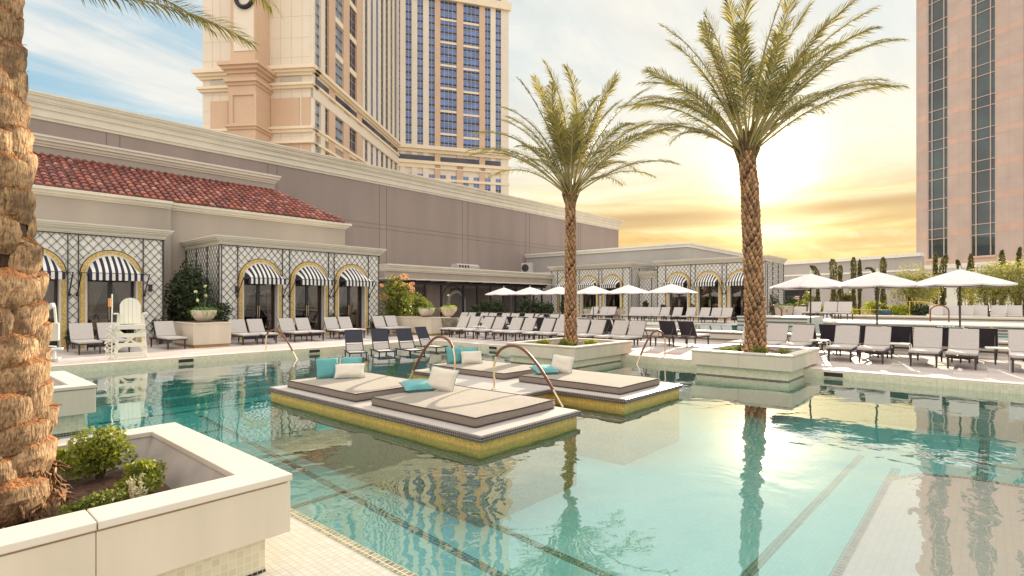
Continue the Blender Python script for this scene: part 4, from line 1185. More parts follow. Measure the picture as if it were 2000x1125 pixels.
# right tower
RO_ = (46.4, 62.); base = ld(*RO_)
t = thing('hotel_tower', 'pink and beige striped hotel tower with dark window columns at the right edge', 'tower', (base[0], base[1], 0))
FR = Face(RO_, (.355, -.935), base)
zb0 = FR.z(461, FR.s(1852)); zb1 = FR.z(448, FR.s(1852)); fh = 3.3
wcol = [(FR.s(1812), FR.s(1850.5)), (FR.s(1896), FR.s(1943.5)), (FR.s(1999), FR.s(2050))]
segs = []; prev = 0.
for a, b in wcol: segs.append((prev, a)); prev = b
segs.append((prev, 15))
def bandmat():
    k = N('banded_stone'); P = k.coord(); sp = k.n('ShaderNodeSeparateXYZ', i_0=P)
    f = k.math('FRACT', k.math('DIVIDE', k.math('SUBTRACT', sp.outputs[2], zb0-33*fh), fh))
    f = k.math('LESS_THAN', f, (zb1-zb0)/fh)
    nz = k.n('ShaderNodeTexNoise', i_Vector=P, i_Scale=.7, i_Detail=7.)
    b = k.n('ShaderNodeBsdfPrincipled', i_Roughness=.6, i_Base_Color=k.mix(1., k.mix(f, (.50,.395,.345), (.575,.395,.32)), k.ramp(nz.outputs[0], [(.3,(.9,.9,.9)),(.7,(1.06,1.06,1.06))]), 'MULTIPLY'))
    k.link(b.outputs[0], k.out.inputs[0]); return k.mat
m = FR.mb()
for a, b in segs: m.box(a, -.5, 5.5, b, 0, 60)
m.box(0, -14, 5.5, 15, -.502, 60)
m.build('wall', bandmat(), t)
m = FR.mb(); z = zb0
while z < 60:
    for a, b in segs:
        m.box(a, 0, z-.012, b, .014, z+.012); m.box(a, 0, z+(zb1-zb0)-.012, b, .014, z+(zb1-zb0)+.012); m.box(a, 0, z+2.0-.01, b, .014, z+2.0+.01)
    z += fh
for a, b in segs:
    for q in (a+.12, b-.12, a+(b-a)*.5 if b-a > 1.5 else a+.3): m.box(q-.012, 0, 5.5, q+.012, .015, 60)
m.build('joint', M['beige'], t)
for a, b in wcol:
    m = FR.mb(); m.box(a, -.5, 6.55, b, -.16, 60); w = m.build('window', M['rglass'], t)
    m = FR.mb()
    for q in (a, a+(b-a)*.2, a+(b-a)*.8, b): m.box(q-.04, -.16, 6.55, q+.04, -.06, 60)
    z = zb0-.18
    while z < 60:
        m.box(a, -.16, z-.035, b, -.065, z+.035); m.box(a, -.16, z+1.1-.035, b, -.065, z+1.1+.035); z += fh
    m.build('mullion', M['beige'], w)
    m = FR.mb(); m.box(a-.12, .001, 6.35, b+.12, .16, 6.55); m.box(a, -.5, 5.5, b, -.02, 6.55); m.build('sill', M['pink'], w)
m = FR.mb(); m.box(-1.2, 0, 0, 16, 2.0, 5.3); m.box(-1.3, 0, 5.3, 16, 2.2, 5.75); m.build('podium', M['white'], t)
for q in (2.4, 3.6, 5.8, 7.2, 8.6): pieces(FR, 'podium_opening', 'black', t, [(q, 2.0, 2.2, q+.7, 2.05, 4.0)])
#@@PART4
# ------------------------------------------------------------------ palms
def frond_mesh(name, e0, bend, L=3.6, nl=82, seed=0, petiole=.27, leaf=.56, droop=.34):
    r = random.Random(seed); m = MB()
    n = 26; pts = []; x = z = 0.; sway = r.uniform(-.25, .25); y = 0.
    tang = []
    for i in range(n+1):
        s = i/n; a = e0 - bend*s**1.7
        pts.append(Vector((x, y, z))); tang.append(Vector((math.cos(a), 0, math.sin(a))))
        x += math.cos(a)*L/n; z += math.sin(a)*L/n; y += sway*s*L/n*.6
    m.tube(pts, [max(.004, .024*(1-s/n)**.8+.003) for s in range(n+1)], 5, 0)
    def at(s):
        f = s*n; i = min(n-1, int(f)); f -= i
        return pts[i].lerp(pts[i+1], f), tang[i].lerp(tang[i+1], f).normalized()
    for sg in (-1, 1):
        for k in range(nl):
            s = petiole + (1-petiole)*(k+.5*r.random())/nl
            if r.random() < .04: continue
            p, t = at(s); side = Vector((0, sg, 0)); up = t.cross(side)*(-sg)
            if up.z < 0 and t.x > .2: up = -up
            u = (s-petiole)/(1-petiole)
            ln_ = leaf*(.45+.55*math.sin(PI*min(1, u*1.25+.12)) if u < .7 else 1-.62*(u-.7)/.3)*r.uniform(.85, 1.1)
            ang = R(54-28*u)*r.uniform(.85, 1.15); lift = R(r.choice((34, 12, 22)))*r.uniform(.5, 1.2)
            dr = t*math.cos(ang)+(side*math.cos(lift)+up*math.sin(lift))*math.sin(ang)
            dr.normalize()
            w = (dr.cross(up) if abs(dr.dot(up)) < .9 else side); w.normalize()
            w = (w*math.cos(.6)+up*math.sin(.6)*sg*.6).normalized()*.0095
            mid = p+dr*ln_*.5; tip = p+dr*ln_ - Vector((0,0,1))*ln_*droop*r.uniform(.3, 1.2)
            m.add([p-w*.6, p+w*.6, mid+w, mid-w, tip], [(0,1,2,3), (3,2,4)], 1)
    o = m.build(name, [M['rachis'], M['frond']], None, fix=False)
    me = o.data; bpy.data.objects.remove(o); return me
FR_ = []
for i, (e, b) in enumerate(((88, 16), (80, 26), (74, 36), (66, 44), (60, 52), (52, 54), (46, 62), (40, 62), (32, 52), (84, 36), (70, 56), (56, 68))):
    FR_.append((e, frond_mesh('frond', R(e), R(b), seed=i+1)))
def trunk_mesh(m, h, r0, r1, step, per, seed, big=False, flare=1.35, lean=(0,0)):
    r = random.Random(seed); m.attr = []
    def rad(z):
        f = max(0, min(1, z/h)); q = r0+(r1-r0)*f
        return q*(1+(flare-1)*max(0, 1-z/(1.6*r0))**2)
    def cx(z): return Vector((lean[0]*max(0,z/h)**1.5, lean[1]*max(0,z/h)**1.5, 0))
    m.cur = (.07, .035, .018, 1); nz = 24; V = []; sg = 20
    for i in range(nz+1):
        z = h*i/nz
        for k in range(sg): V.append(cx(z)+Vector((rad(z)*.95*math.cos(2*PI*k/sg), rad(z)*.95*math.sin(2*PI*k/sg), z)))
    m.add(V, [(i*sg+k, i*sg+(k+1)%sg, (i+1)*sg+(k+1)%sg, (i+1)*sg+k) for i in range(nz) for k in range(sg)], 0, True)
    rows = int(h/step)
    nu, nv = (12, 6) if big else (6, 4)
    for j in range(rows):
        for k in range(per):
            jz = .06 if big else .15
            z = j*step+r.uniform(-jz,jz)*step + (k/per)*step
            th = 2*PI*(k+(j*.5))/per + j*.13 + r.uniform(-.04,.04)
            R0 = rad(z); wa = 2*PI/per*(.66 if big else .56)*r.uniform(.9,1.12); hh = step*(1.16 if big else 1.35)*r.uniform(.85,1.15)
            out = (.085*min(1,R0/.30) if big else R0*.20)*r.uniform(.7,1.2)
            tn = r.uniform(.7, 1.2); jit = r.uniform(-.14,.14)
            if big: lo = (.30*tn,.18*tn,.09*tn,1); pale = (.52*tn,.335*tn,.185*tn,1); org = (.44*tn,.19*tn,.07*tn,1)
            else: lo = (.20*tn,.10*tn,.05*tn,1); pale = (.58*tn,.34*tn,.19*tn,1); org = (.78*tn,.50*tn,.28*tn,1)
            rag = [r.uniform(-.012,.012) if big else r.uniform(-.005,.005) for _ in range(nu+1)]
            V = []
            for b in range(nv+1):
                t_ = b/nv
                for a in range(nu+1):
                    q = -1+2*a/nu
                    ww = wa*((.86+.14*math.sin(PI*t_)) if big else (.62+.5*math.sin(PI*(.18+.6*t_)))*(1-.30*t_**3))
                    edge = (1-abs(q)**(4 if big else 2.6))
                    rr = R0*.93 + (out+R0*.07)*((.34 if big else .12)+(.66 if big else .88)*(math.sin(t_*PI*.5)**.75))*(.12+.88*edge)
                    rr += (.016 if big else .006)*noise.noise((a*.9+j*3.1, b*.8+k*5.3, seed))
                    zq = z - hh*.5 + hh*t_ + jit*hh*.35*q - hh*(.10 if big else .45)*abs(q)**2.2*t_ + (rag[a]*t_**3)
                    A = th+q*ww
                    V.append(cx(zq)+Vector((rr*math.cos(A), rr*math.sin(A), zq)))
            for b in range(nv):
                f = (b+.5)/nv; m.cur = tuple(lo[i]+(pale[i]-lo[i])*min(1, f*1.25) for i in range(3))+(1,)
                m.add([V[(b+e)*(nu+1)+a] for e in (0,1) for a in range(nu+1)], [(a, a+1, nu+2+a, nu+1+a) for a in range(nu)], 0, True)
            T = V[nv*(nu+1):]; I = []
            for a in range(nu+1):
                q = -1+2*a/nu; A = th+q*wa*.7
                zq = T[a].z + (.075 if big else .03)*(1-.5*abs(q))+(r.uniform(-.012,.012) if big else 0)
                I.append(cx(zq)+Vector((R0*.92*math.cos(A), R0*.92*math.sin(A), zq)))
            m.cur = org
            m.add(list(T)+I, [(a, a+1, nu+2+a, nu+1+a) for a in range(nu)], 0, False)
            if big:                             # torn fibres along the cut lip
                for q in range(5):
                    A = th+r.uniform(-.8,.8)*wa; f = r.uniform(.75, 1.35); c_ = r.uniform(.6,1.1)
                    m.cur = (.48*c_, .25*c_, .10*c_, 1) if r.random() < .65 else (.75*c_, .58*c_, .36*c_, 1)
                    zt = z+hh*.48
                    p0 = cx(z)+Vector((R0*.95*math.cos(A), R0*.95*math.sin(A), zt+.05*r.random()))
                    p1 = cx(z)+Vector(((R0+out*f)*math.cos(A+.05*r.uniform(-1,1)), (R0+out*f)*math.sin(A), zt+r.uniform(-.02,.04)))
                    sd = Vector((-math.sin(A), math.cos(A), 0))*r.uniform(.004,.013)+Vector((0,0,.006))
                    m.add([p0-sd, p0+sd, p1+sd*.35, p1-sd*.35], [(0,1,2,3)])
    if big:                                     # matted roots around the base
        for k in range(420):
            A = r.uniform(0, 2*PI); z0 = r.uniform(.0,.42)**1.0; R0 = rad(z0)*1.02+(.42-z0)*.22*r.random()
            c_ = r.uniform(.4,1.1); m.cur = (.40*c_, .21*c_, .10*c_, 1)
            p0 = Vector((R0*math.cos(A), R0*math.sin(A), z0)); p1 = p0+Vector((r.uniform(-.03,.07)*math.cos(A)+r.uniform(-.05,.05), r.uniform(-.03,.07)*math.sin(A)+r.uniform(-.05,.05), -r.uniform(.02,.10)))
            m.tube([p0, (p0+p1)/2+Vector((r.uniform(-.015,.015), r.uniform(-.015,.015), .01)), p1], [.009,.008,.004], 4, caps=False)
def palm(lab, loc, h, r0, r1, step, per, fronds, seed, big=False, scale=1., lean=(0,0), flare_=1.3):
    r = random.Random(seed); t = thing('palm_tree', lab, 'palm tree', loc, 0, 'date palms planted in the pool planters')
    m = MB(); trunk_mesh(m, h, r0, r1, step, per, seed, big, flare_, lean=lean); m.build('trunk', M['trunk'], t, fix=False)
    for i, (e, azd, sc, dz) in enumerate(fronds):
        me = min(FR_, key=lambda q: abs(q[0]-e)+r.uniform(0, 5))[1]
        o = bpy.data.objects.new('frond', me); COL.objects.link(o); o.parent = t
        az = R(azd); o.location = (lean[0]+r1*.55*math.cos(az), lean[1]+r1*.55*math.sin(az), h-.05+dz)
        o.rotation_euler = (R(r.uniform(-22,22)), R(r.uniform(-4,4)), az); o.scale = (sc*scale,)*3
    # old leaf bases flaring at the top of the trunk
    m = MB(); m.attr = []
    for k in range(46):
        A = r.uniform(0, 2*PI); z0 = h-r.uniform(0,.55); tl = r.uniform(.3,.6)*scale; m.cur = (.30,.22,.08,1) if r.random() < .6 else (.2,.12,.06,1)
        p0 = Vector((lean[0]+r1*.8*math.cos(A), lean[1]+r1*.8*math.sin(A), z0)); p1 = p0+Vector((math.cos(A)*.35*tl, math.sin(A)*.35*tl, tl))
        sd = Vector((-math.sin(A), math.cos(A), 0))*.05*scale; ou = Vector((math.cos(A), math.sin(A), 0))*.03
        m.add([p0-sd, p0+ou, p0+sd, p1+sd*.35, p1+ou, p1-sd*.35], [(0,1,4,5),(1,2,3,4),(3,4,5)])
    m.build('leaf_base', M['trunk'], t, fix=False)
    return t
def crown(seed, n, emin, emax, s0=.85, s1=1.1):
    r = random.Random(seed); out = []
    for i in range(n):
        f = i/(n-1); e = emax-(emax-emin)*f**.85 + r.uniform(-5, 5)
        out.append((max(28, min(88, e)), i*137.5+r.uniform(-16,16), r.uniform(s0, s1), .1*(1-f)-.12*f))
    return out
palm('shorter palm at centre, crown full and upright, rising from the middle planter', (13.72, 9.68, .5), 4.75, .180, .140, .115, 8, crown(3, 45, 34, 88), 11, scale=.98)
palm('taller palm with the sun at its trunk, rising from the planter on the right', (14.62, 4.5, .5), 5.3, .230, .185, .125, 10, crown(5, 46, 36, 88), 23, scale=1.04, lean=(-.15,.17))
cr0 = crown(9, 30, 40, 85)
AZR = math.degrees(math.atan2(-CA, SA))
LOWF = [(32, AZR+10, .47, -.42), (24, AZR+48, .5, -.32), (32, AZR+70, .5, -.25)]
cr0 = cr0 + LOWF
palm('massive near palm with thick scaly trunk at the left edge', (.36, 4.97, .38), 3.9, .335, .135, .215, 5, cr0, 31, big=True, flare_=1.08, scale=1.0)

# ------------------------------------------------------------------ foliage helpers
def leaves(m, c, rad, n, size, r, mat=0, lumps=5, elong=1.6, shell=.55, up=0., zmin=None):
    L = [(Vector((0,0,0)), 1.0)]
    L = []
    for i in range(lumps):
        v = Vector((r.gauss(0,1), r.gauss(0,1), r.gauss(0,1))).normalized()*r.uniform(.2,.62)
        L.append((v, r.uniform(.38,.62)))
    for i in range(n):
        o, q = r.choice(L)
        v = Vector((r.gauss(0,1), r.gauss(0,1), r.gauss(0,1))).normalized()*q*(r.uniform(shell,1.08))
        p = o+v; p = Vector((c[0]+p.x*rad[0], c[1]+p.y*rad[1], c[2]+p.z*rad[2]))
        if zmin is not None and p.z < zmin: p.z = zmin+abs(r.gauss(0,.05))
        d = Vector((r.gauss(0,1), r.gauss(0,1), r.gauss(0,1)+up)).normalized(); a = d.cross(Vector((r.gauss(0,1), r.gauss(0,1), r.gauss(0,1)))).normalized()
        s = size*r.uniform(.6,1.35); w = a*s*.5/elong
        nn = d.cross(a)*s*.12
        m.add([p-d*s*.5, p+w+nn, p+d*s*.5, p-w+nn], [(0,1,2,3)], mat)
def bush(name, lab, cat, loc, rad, n, size, mt, seed, group=None, stems=4, lumps=6, h0=.0, elong=1.6, up=0., flowers=None, stem_mat='bark', part='foliage'):
    r = random.Random(seed); t = thing(name, lab, cat, loc, 0, group)
    m = MB(); leaves(m, (0,0,h0+rad[2]), rad, n, size, r, 0, lumps, elong, up=up, zmin=.01)
    m.build(part, M[mt], t, fix=False)
    m = MB()
    for k in range(stems):
        a = r.uniform(0, 2*PI); q = r.uniform(.2,.6)
        e = Vector((math.cos(a)*rad[0]*q, math.sin(a)*rad[1]*q, h0+rad[2]*r.uniform(.8,1.5)))
        w = max(.006, .05*rad[2])
        m.tube([(math.cos(a)*w*1.5, math.sin(a)*w*1.5, -.03), e*.5+Vector((0,0,.1*rad[2])), e], [w, w*.7, w*.3], 5)
    if stems: m.build('stem', M[stem_mat], t)
    if flowers:
        fm, fn, fs, fz = flowers
        for i in range(fn):
            m = MB(); a = r.uniform(0,2*PI); zf_ = r.uniform(fz,.72); q = math.sqrt(max(.05,1-zf_*zf_))*r.uniform(.45,.95); zc = h0+rad[2]*(1+zf_)
            c = (math.cos(a)*rad[0]*q*.85, math.sin(a)*rad[1]*q*.85, zc)
            leaves(m, c, (fs*1.7,)*3, 30, fs, r, 0, 2, 1.2); m.build('flower', M[fm], t, fix=False)
    return t
def dupbush(src, loc, rz, lab, sc=(1,1,1), group=None): return dup(src, loc, rz, lab, group, sc)

# planting in the near planter
bush('boxwood_shrub', 'yellow green boxwood, taller of the two clumps in the near planter', 'shrub', (1.06, 5.38, .40), (.26,.25,.23), 2600, .036, 'boxwood', 41, stems=7, lumps=9)
bush('boxwood_shrub', 'yellow green boxwood, lower clump at the front of the near planter', 'shrub', (1.18, 4.72, .40), (.2,.22,.14), 1700, .034, 'boxwood', 42, stems=6, lumps=8)
bush('boxwood_shrub', 'small green boxwood sprig close behind the thick palm trunk', 'shrub', (.93, 5.62, .40), (.13,.13,.16), 700, .042, 'boxwood', 43, stems=4, lumps=5)
bush('ground_plant', 'low grey green plant at the foot of the thick palm trunk', 'plant', (.84, 4.42, .40), (.24,.14,.09), 1100, .032, 'shrub_mid', 44, stems=4, lumps=6)
def twigs(lab, loc, h, n, seed):
    r = random.Random(seed); t = thing('twig_plant', lab, 'plant', loc); m = MB(); l = MB()
    for k in range(n):
        a = r.uniform(0,2*PI); e = Vector((math.cos(a)*h*.38*r.random(), math.sin(a)*h*.38*r.random(), h*r.uniform(.6,1)))
        m.tube([(0,0,0), e*.5, e], [.004,.003,.002], 4)
        for q in range(16):
            p = e*r.uniform(.15,1.); leaves(l, p, (.012,.012,.012), 2, .03, r, 0, 1, 2.6, up=1)
    m.build('stem', M['pale_twig'], t); l.build('foliage', M['pale_twig'], t, fix=False)
twigs('pale dry twiggy plant among the boxwood in the near planter', (1.06, 4.34, .40), .27, 13, 5)

# low planting at the other two palms
for (pu, pv, nm, sd) in ((13.72, 9.68, 'shorter', 60), (14.62, 4.5, 'taller', 70)):
    for k, (du, dv, w_, h_, mt, wd) in enumerate(((-.75,.45,.34,.13,'boxwood','yellow green tuft left of'), (-.72,-.35,.36,.14,'shrub_mid','green tuft in front of'), (-.1,-.72,.42,.12,'boxwood','yellow green tuft right of'), (.5,.5,.35,.12,'shrub_mid','green tuft behind'))):
        bush('planter_tuft', wd+' the '+nm+' palm trunk in its planter', 'plant', (pu+du, pv+dv, .47), (w_,w_*.8,h_), 700, .055, mt, sd+k, stems=0, lumps=6, up=1.5, elong=2.6, group='low tufts around the palm trunks')

# ------------------------------------------------------------------ pots and box planters on the deck
def boxplanter(lab, u0, u1, v0, v1, z0, z1):
    t = thing('box_planter', lab, 'planter', ((u0+u1)/2, (v0+v1)/2, z0), 0, 'limestone box planters on the deck')
    a, b, h = (u1-u0)/2, (v1-v0)/2, z1-z0
    m = MB(); m.box(-a+.06,-b+.06,0,a-.06,b-.06,.1); m.build('plinth', M['plinth'], t)
    m = MB(); m.box(-a,-b,.1,a,b,h-.05); m.box(-a-.015,-b-.015,h-.05,a+.015,b+.015,h); m.build('box', M['limestone'], t, bevel=.008)
    m = MB(); m.box(-a+.15,-b+.15,h,a-.15,b-.15,h+.008); m.build('soil', M['soil'], t)
boxplanter('limestone box planter between the two left pavilions, carrying a bowl', 6.85, 8.12, 21.0, 23.2, DK, 1.07)
boxplanter('limestone box planter right of the left pavilions, carrying two bowls', 16.7, 18.0, 19.9, 23.0, DK, 1.06)
def bowl(lab, u, v, z, r=.42, h=.46, mt='bowl', plant='fern', seed=0, plantlab='', ph=.3, flowers=None):
    t = thing('stone_bowl', lab, 'bowl planter', (u, v, z))
    m = MB(); m.lathe([(0,0),(r*.42,0),(r*.72,h*.3),(r*.93,h*.66),(r,h*.97),(r,h),(r*.93,h),(r*.9,h*.9),(0,h*.86)], 28); m.build('bowl', M[mt], t)
    r_ = random.Random(seed); p = thing('potted_fern', plantlab, 'plant', (u, v, z+h*.86)); m = MB()
    for k in range(46):
        a = r_.uniform(0,2*PI); ln_ = r*r_.uniform(.9,1.5); up_ = r_.uniform(.2,1.1)
        pts = [Vector((math.cos(a)*r*.2*q, math.sin(a)*r*.2*q, 0)) for q in (0,)]
        for s in range(1, 9):
            f = s/8; pts.append(Vector((math.cos(a)*ln_*f, math.sin(a)*ln_*f, ph*(up_*1.7*f-1.6*f*f*(.5+up_*.5)))))
        sd = Vector((-math.sin(a), math.cos(a), 0))
        for s in range(1, 9):
            for sg in (-1, 1):
                for e in (0, .5):
                    q = pts[s-1].lerp(pts[s], e); w = r*.2*(1.1-s/9); m.add([q, q+sd*sg*w+Vector((0,0,.02)), pts[s].lerp(pts[s-1],.3)+sd*sg*w*.6], [(0,1,2)])
    m.build('foliage', M[plant], p, fix=False)
    if flowers:
        for (dx, dy, hz_) in flowers:
            m = MB(); s_ = MB(); s_.tube([(dx*.3,dy*.3,0),(dx,dy,hz_)], .009, 5); leaves(m, (dx,dy,hz_), (.07,.07,.06), 60, .06, r_, 0, 2, 1.2)
            s_.build('flower_stem', M['fern'], p); m.build('flower', M['flower_white'], p, fix=False)
bowl('pale stone bowl on the box planter between the left pavilions', 7.45, 21.75, 1.07, .43, .44, 'bowl', 'fern', 81, 'ferny plant with tall white flowers in the left stone bowl', .34, [(-.25,.1,.75),(.05,.0,.95),(-.3,-.25,.42),(.15,.2,.6)])
bowl('pale stone bowl on the right box planter beside the pink flowering bush', 17.15, 20.75, 1.06, .40, .42, 'bowl', 'fern', 82, 'small bright green fern in the bowl under the pink blossom', .26)
bowl('pale stone bowl at the right end of the right box planter', *pd(876, 28.8), 1.06, .43, .44, 'bowl', 'lime', 83, 'yellow green fern in the rightmost stone bowl', .36, [(.0,.0,.7)])
bowl('rough grey brown urn on the deck right of the box planter', *pd(876, 26.6), DK, .50, .84, 'greypot', 'shrub_mid', 84, 'low green plant filling the rough urn', .18)
bowl('second rough urn half hidden behind the first', *pd(898, 27.4), DK, .46, .70, 'greypot', 'shrub_mid', 85, 'dark green plant spilling from the second rough urn', .3)
q = pd(1531, 29.0); bowl('tall taupe pot in front of the right far pavilion beside the taller palm', q[0], q[1], .62, .46, .98, 'beige', 'fern', 86, 'green ferny plant in the tall taupe pot', .55)
for i, (px, d__) in enumerate(((1152, 41.), (1206, 40.))):
    q = pd(px, d__); bowl(('taupe pot by the left far pavilion, under the umbrellas', 'square looking taupe pot by the wall between the far pavilions')[i], q[0], q[1], .5, .5, .75, 'beige', 'fern', 87+i, ('green plant in the pot by the left far pavilion', 'green plant in the pot between the far pavilions')[i], .5)

# shrubs and trees
bush('dark_bush', 'tall dark green bush in the gap between the two left pavilions', 'bush', (7.75, 24.6, DK+.1), (1.0,1.1,1.65), 4200, .17, 'bush_dark', 90, stems=5, lumps=14, elong=2.2)
bush('dark_bush', 'lower dark bush behind the bowl, beside the second pavilion', 'bush', (8.25, 23.2, DK+.5), (.75,.6,.75), 1500, .14, 'bush_dark', 91, stems=3, lumps=9, elong=2.4)
bush('flowering_bush', 'green bush with pink and orange blossom right of the second pavilion', 'bush', (17.9, 24.0, DK+.3), (1.25,1.2,1.6), 4200, .17, 'shrub_mid', 92, stems=5, lumps=14, elong=2.2, flowers=('blossom', 30, .10, -.1))
bush('hedge_bush', 'rounded green bush behind the two bowls at the pergola', 'bush', (19.6, 24.4, DK+.3), (1.1,1.0,1.0), 2600, .15, 'shrub_mid', 93, stems=3, lumps=10, elong=2.2)
for k, (px, d__, w_, h_, s_) in enumerate(((930, 39, .8, .75, 1), (950, 39.5, 1.0, .85, 2), (975, 40.5, 1.0, .95, 3), (1022, 42, .9, .9, 4), (1048, 42.5, 1.0, .95, 5), (1066, 43, .8, .75, 6))):
    q = pd(px, d__); bush('pergola_shrub', ('first dark shrub from the left','second dark shrub from the left','tall dark shrub left of the plain wall panel','dark shrub right of the plain wall panel','second dark shrub from the far pavilion','dark shrub touching the far pavilion corner')[k]+' along the pergola front', 'shrub', (q[0], q[1], .3), (w_, w_*.8, h_), 800, .19, 'bush_dark', 100+k, stems=2, lumps=8, group='dark shrubs along the pergola front')
# small climbers at the foot of the lattice
for k, (u, w_, h_) in enumerate(((2.3,.3,.55), (6.6,.45,.6), (9.15,.35,.55), (11.65,.25,.45), (13.9,.28,.55), (16.3,.3,.5), (4.0,.28,.4))):
    bush('lattice_climber', ('dark climber on the lattice behind the thick palm','dark climber on the lattice right of the lifeguard chair','dark climber at the left corner of the second pavilion','dark climber between the first and second arches, second pavilion','dark climber between the second and third arches, second pavilion','dark climber at the right corner of the second pavilion','dark climber on the lattice left of the lifeguard chair')[k], 'climber', (u, 23.78, DK), (w_, .14, h_), 420, .10, 'bush_dark', 110+k, stems=3, lumps=6, elong=2.2, group='climbers at the foot of the left lattice')
for k, (px, d__, w_, h_) in enumerate(((1100,43.4,.4,.7),(1190,42.0,.45,.6),(1262,42.,.5,.8),(1296,40.5,.4,.7),(1352,39.5,.4,.6),(1398,39.,.4,.6),(1510,36.8,1.1,1.1))):
    q = pd(px, d__); bush('lattice_climber', 'dark shrub at the foot of the far lattice, '+('left end','below the left pavilion','by the joining wall','left of the first right arch','between the first right arches','between the last right arches','wide one at the right corner')[k], 'climber', (q[0], q[1], .5), (w_, w_*.6, h_), 420, .16, 'bush_dark', 130+k, stems=2, lumps=6, group='shrubs at the foot of the far lattice')
def cypress(lab, px, ytop, ybase, d__, w_, seed, bentto=0., mt='cypress'):
    r = random.Random(seed); q = pd(px, d__); z0 = .68; h = zz(ytop, d__)-z0
    w_ *= .62
    t = thing('columnar_cypress', lab, 'cypress', (q[0], q[1], z0), 0, 'columnar cypresses at the right back'); m = MB()
    rr = Vector((SA, -CA, 0)); ph = r.uniform(0, 6)
    for i in range(int(h*300)):
        f = r.random(); f = f**.95; a = r.uniform(0,2*PI)
        w = w_*(.8+.2*math.sin(f*9+ph)+.16*noise.noise((f*7, seed, math.cos(a)*1.2)))*min(1, (1-f)*9+.35)*r.uniform(.65,1.1)
        b = bentto*max(0, (f-.72)/.28)**1.3; zz_ = h*f - abs(bentto)*.55*max(0,(f-.86)/.14)**2
        p = rr*b + Vector((math.cos(a)*w, math.sin(a)*w, zz_)); d = Vector((math.cos(a)*.5+r.gauss(0,.5), math.sin(a)*.5+r.gauss(0,.5), 1.1)).normalized(); s = .17*r.uniform(.6,1.3)
        sd = d.cross(Vector((r.gauss(0,1),r.gauss(0,1),r.gauss(0,1)))).normalized()*s*.22
        m.add([p-d*s*.5, p+sd, p+d*s*.5, p-sd], [(0,1,2,3)])
    m.build('foliage', M[mt], t, fix=False)
    m = MB(); m.tube([(0,0,-.1),(0,0,h*.5),tuple(rr*bentto*.3+Vector((0,0,h*.85)))], [.09,.07,.03], 6); m.build('trunk', M['bark'], t)
CY = [(1597,512,605,43,.33,-.55,'bent cypress farthest left, tip leaning left'), (1628,505,612,42,.42,-.1,'thick cypress with a flat top, second from the left'), (1641,518,600,44,.36,0,'shorter cypress just right of the flat topped one'),
      (1667,503,615,42,.31,0,'tall slim cypress left of a close pair'), (1679,507,605,43,.27,0,'slim cypress leaning on its taller left neighbour'), (1713,513,600,43,.3,-.9,'cypress with its tip hooked over to the left'), (1725,503,610,42,.34,0,'straight cypress beside the hooked one'),
      (1827,495,600,38,.30,0,'straight cypress left of a pair under the right tower window'), (1841,494,600,38,.36,.25,'curved topped cypress right of a pair under the right tower window'), (1875,505,600,38,.28,-.2,'dark ragged cypress before the white podium'), (1896,496,600,36,.36,0,'neat cypress before the second tower window'),
      (1988,481,560,37,.30,.15,'tall dark cypress near the right edge'), (1957,489,560,38,.40,0,'dark rounded cypress top above the right olive tree')]
for i, (px, yt, yb, d__, w_, bt, lb) in enumerate(CY): cypress(lb, px, yt, yb, d__, w_, 200+i, bt)
def olive(lab, px, ytop, d__, w_, h_, seed, z0=.68):
    q = pd(px, d__); h = zz(ytop, d__)-z0
    return bush('olive_tree', lab, 'olive tree', (q[0], q[1], z0), (w_, w_, (h-h_)/2), 5200, .17, 'olive', seed, 'olive trees at the right back', stems=5, lumps=20, h0=h_, elong=3.2, up=.8, part='crown')
olive('pale olive tree left of the right tower, behind the umbrellas', 1786, 510, 36.5, 1.75, .2, 220)
olive('large pale olive tree in front of the right tower podium', 1936, 505, 33.5, 1.9, .3, 221)
olive('pale olive tree cut by the right edge', 1996, 498, 33, 1.7, .3, 222)
for k, (px, d__, w_, h_, mt) in enumerate(((1562,41,.9,1.0,'shrub_mid'),(1578,43,.6,1.5,'olive'),(1606,41,.6,.75,'lime'),(1636,41,.55,.6,'lime'),(1657,44,.5,1.6,'cypress'),(1665,41,.5,.6,'lime'),(1705,38,.8,.9,'lime'),(1722,37,.7,.7,'shrub_mid'),(1745,37,.8,.7,'lime'),(1768,36,.7,.8,'lime'),(1800,34.5,.9,.7,'bush_dark'),(1546,43,.8,1.2,'bush_dark'),(1588,44,.7,1.3,'olive'))):
    q = pd(px, d__); bush('terrace_shrub', ('mid green shrub right of the far right pavilion','pale pointed shrub behind the left umbrella','yellow green shrub below the bent cypress','yellow green shrub below the flat topped cypress','dark conical shrub between cypresses','yellow green shrub left of the tall slim cypress','broad yellow green shrub by the low railing','green shrub behind the middle umbrella pole','yellow green shrub left of the yellow handrail','yellow green shrub behind the yellow handrail','dark shrub under the left olive tree','dark shrub against the far right pavilion end','pale shrub beside the bent cypress')[k], 'shrub', (q[0], q[1], .68), (w_, w_, h_*.68), 700, .16, mt, 240+k, stems=2, lumps=8, group='shrubs on the right terraces', up=.6)

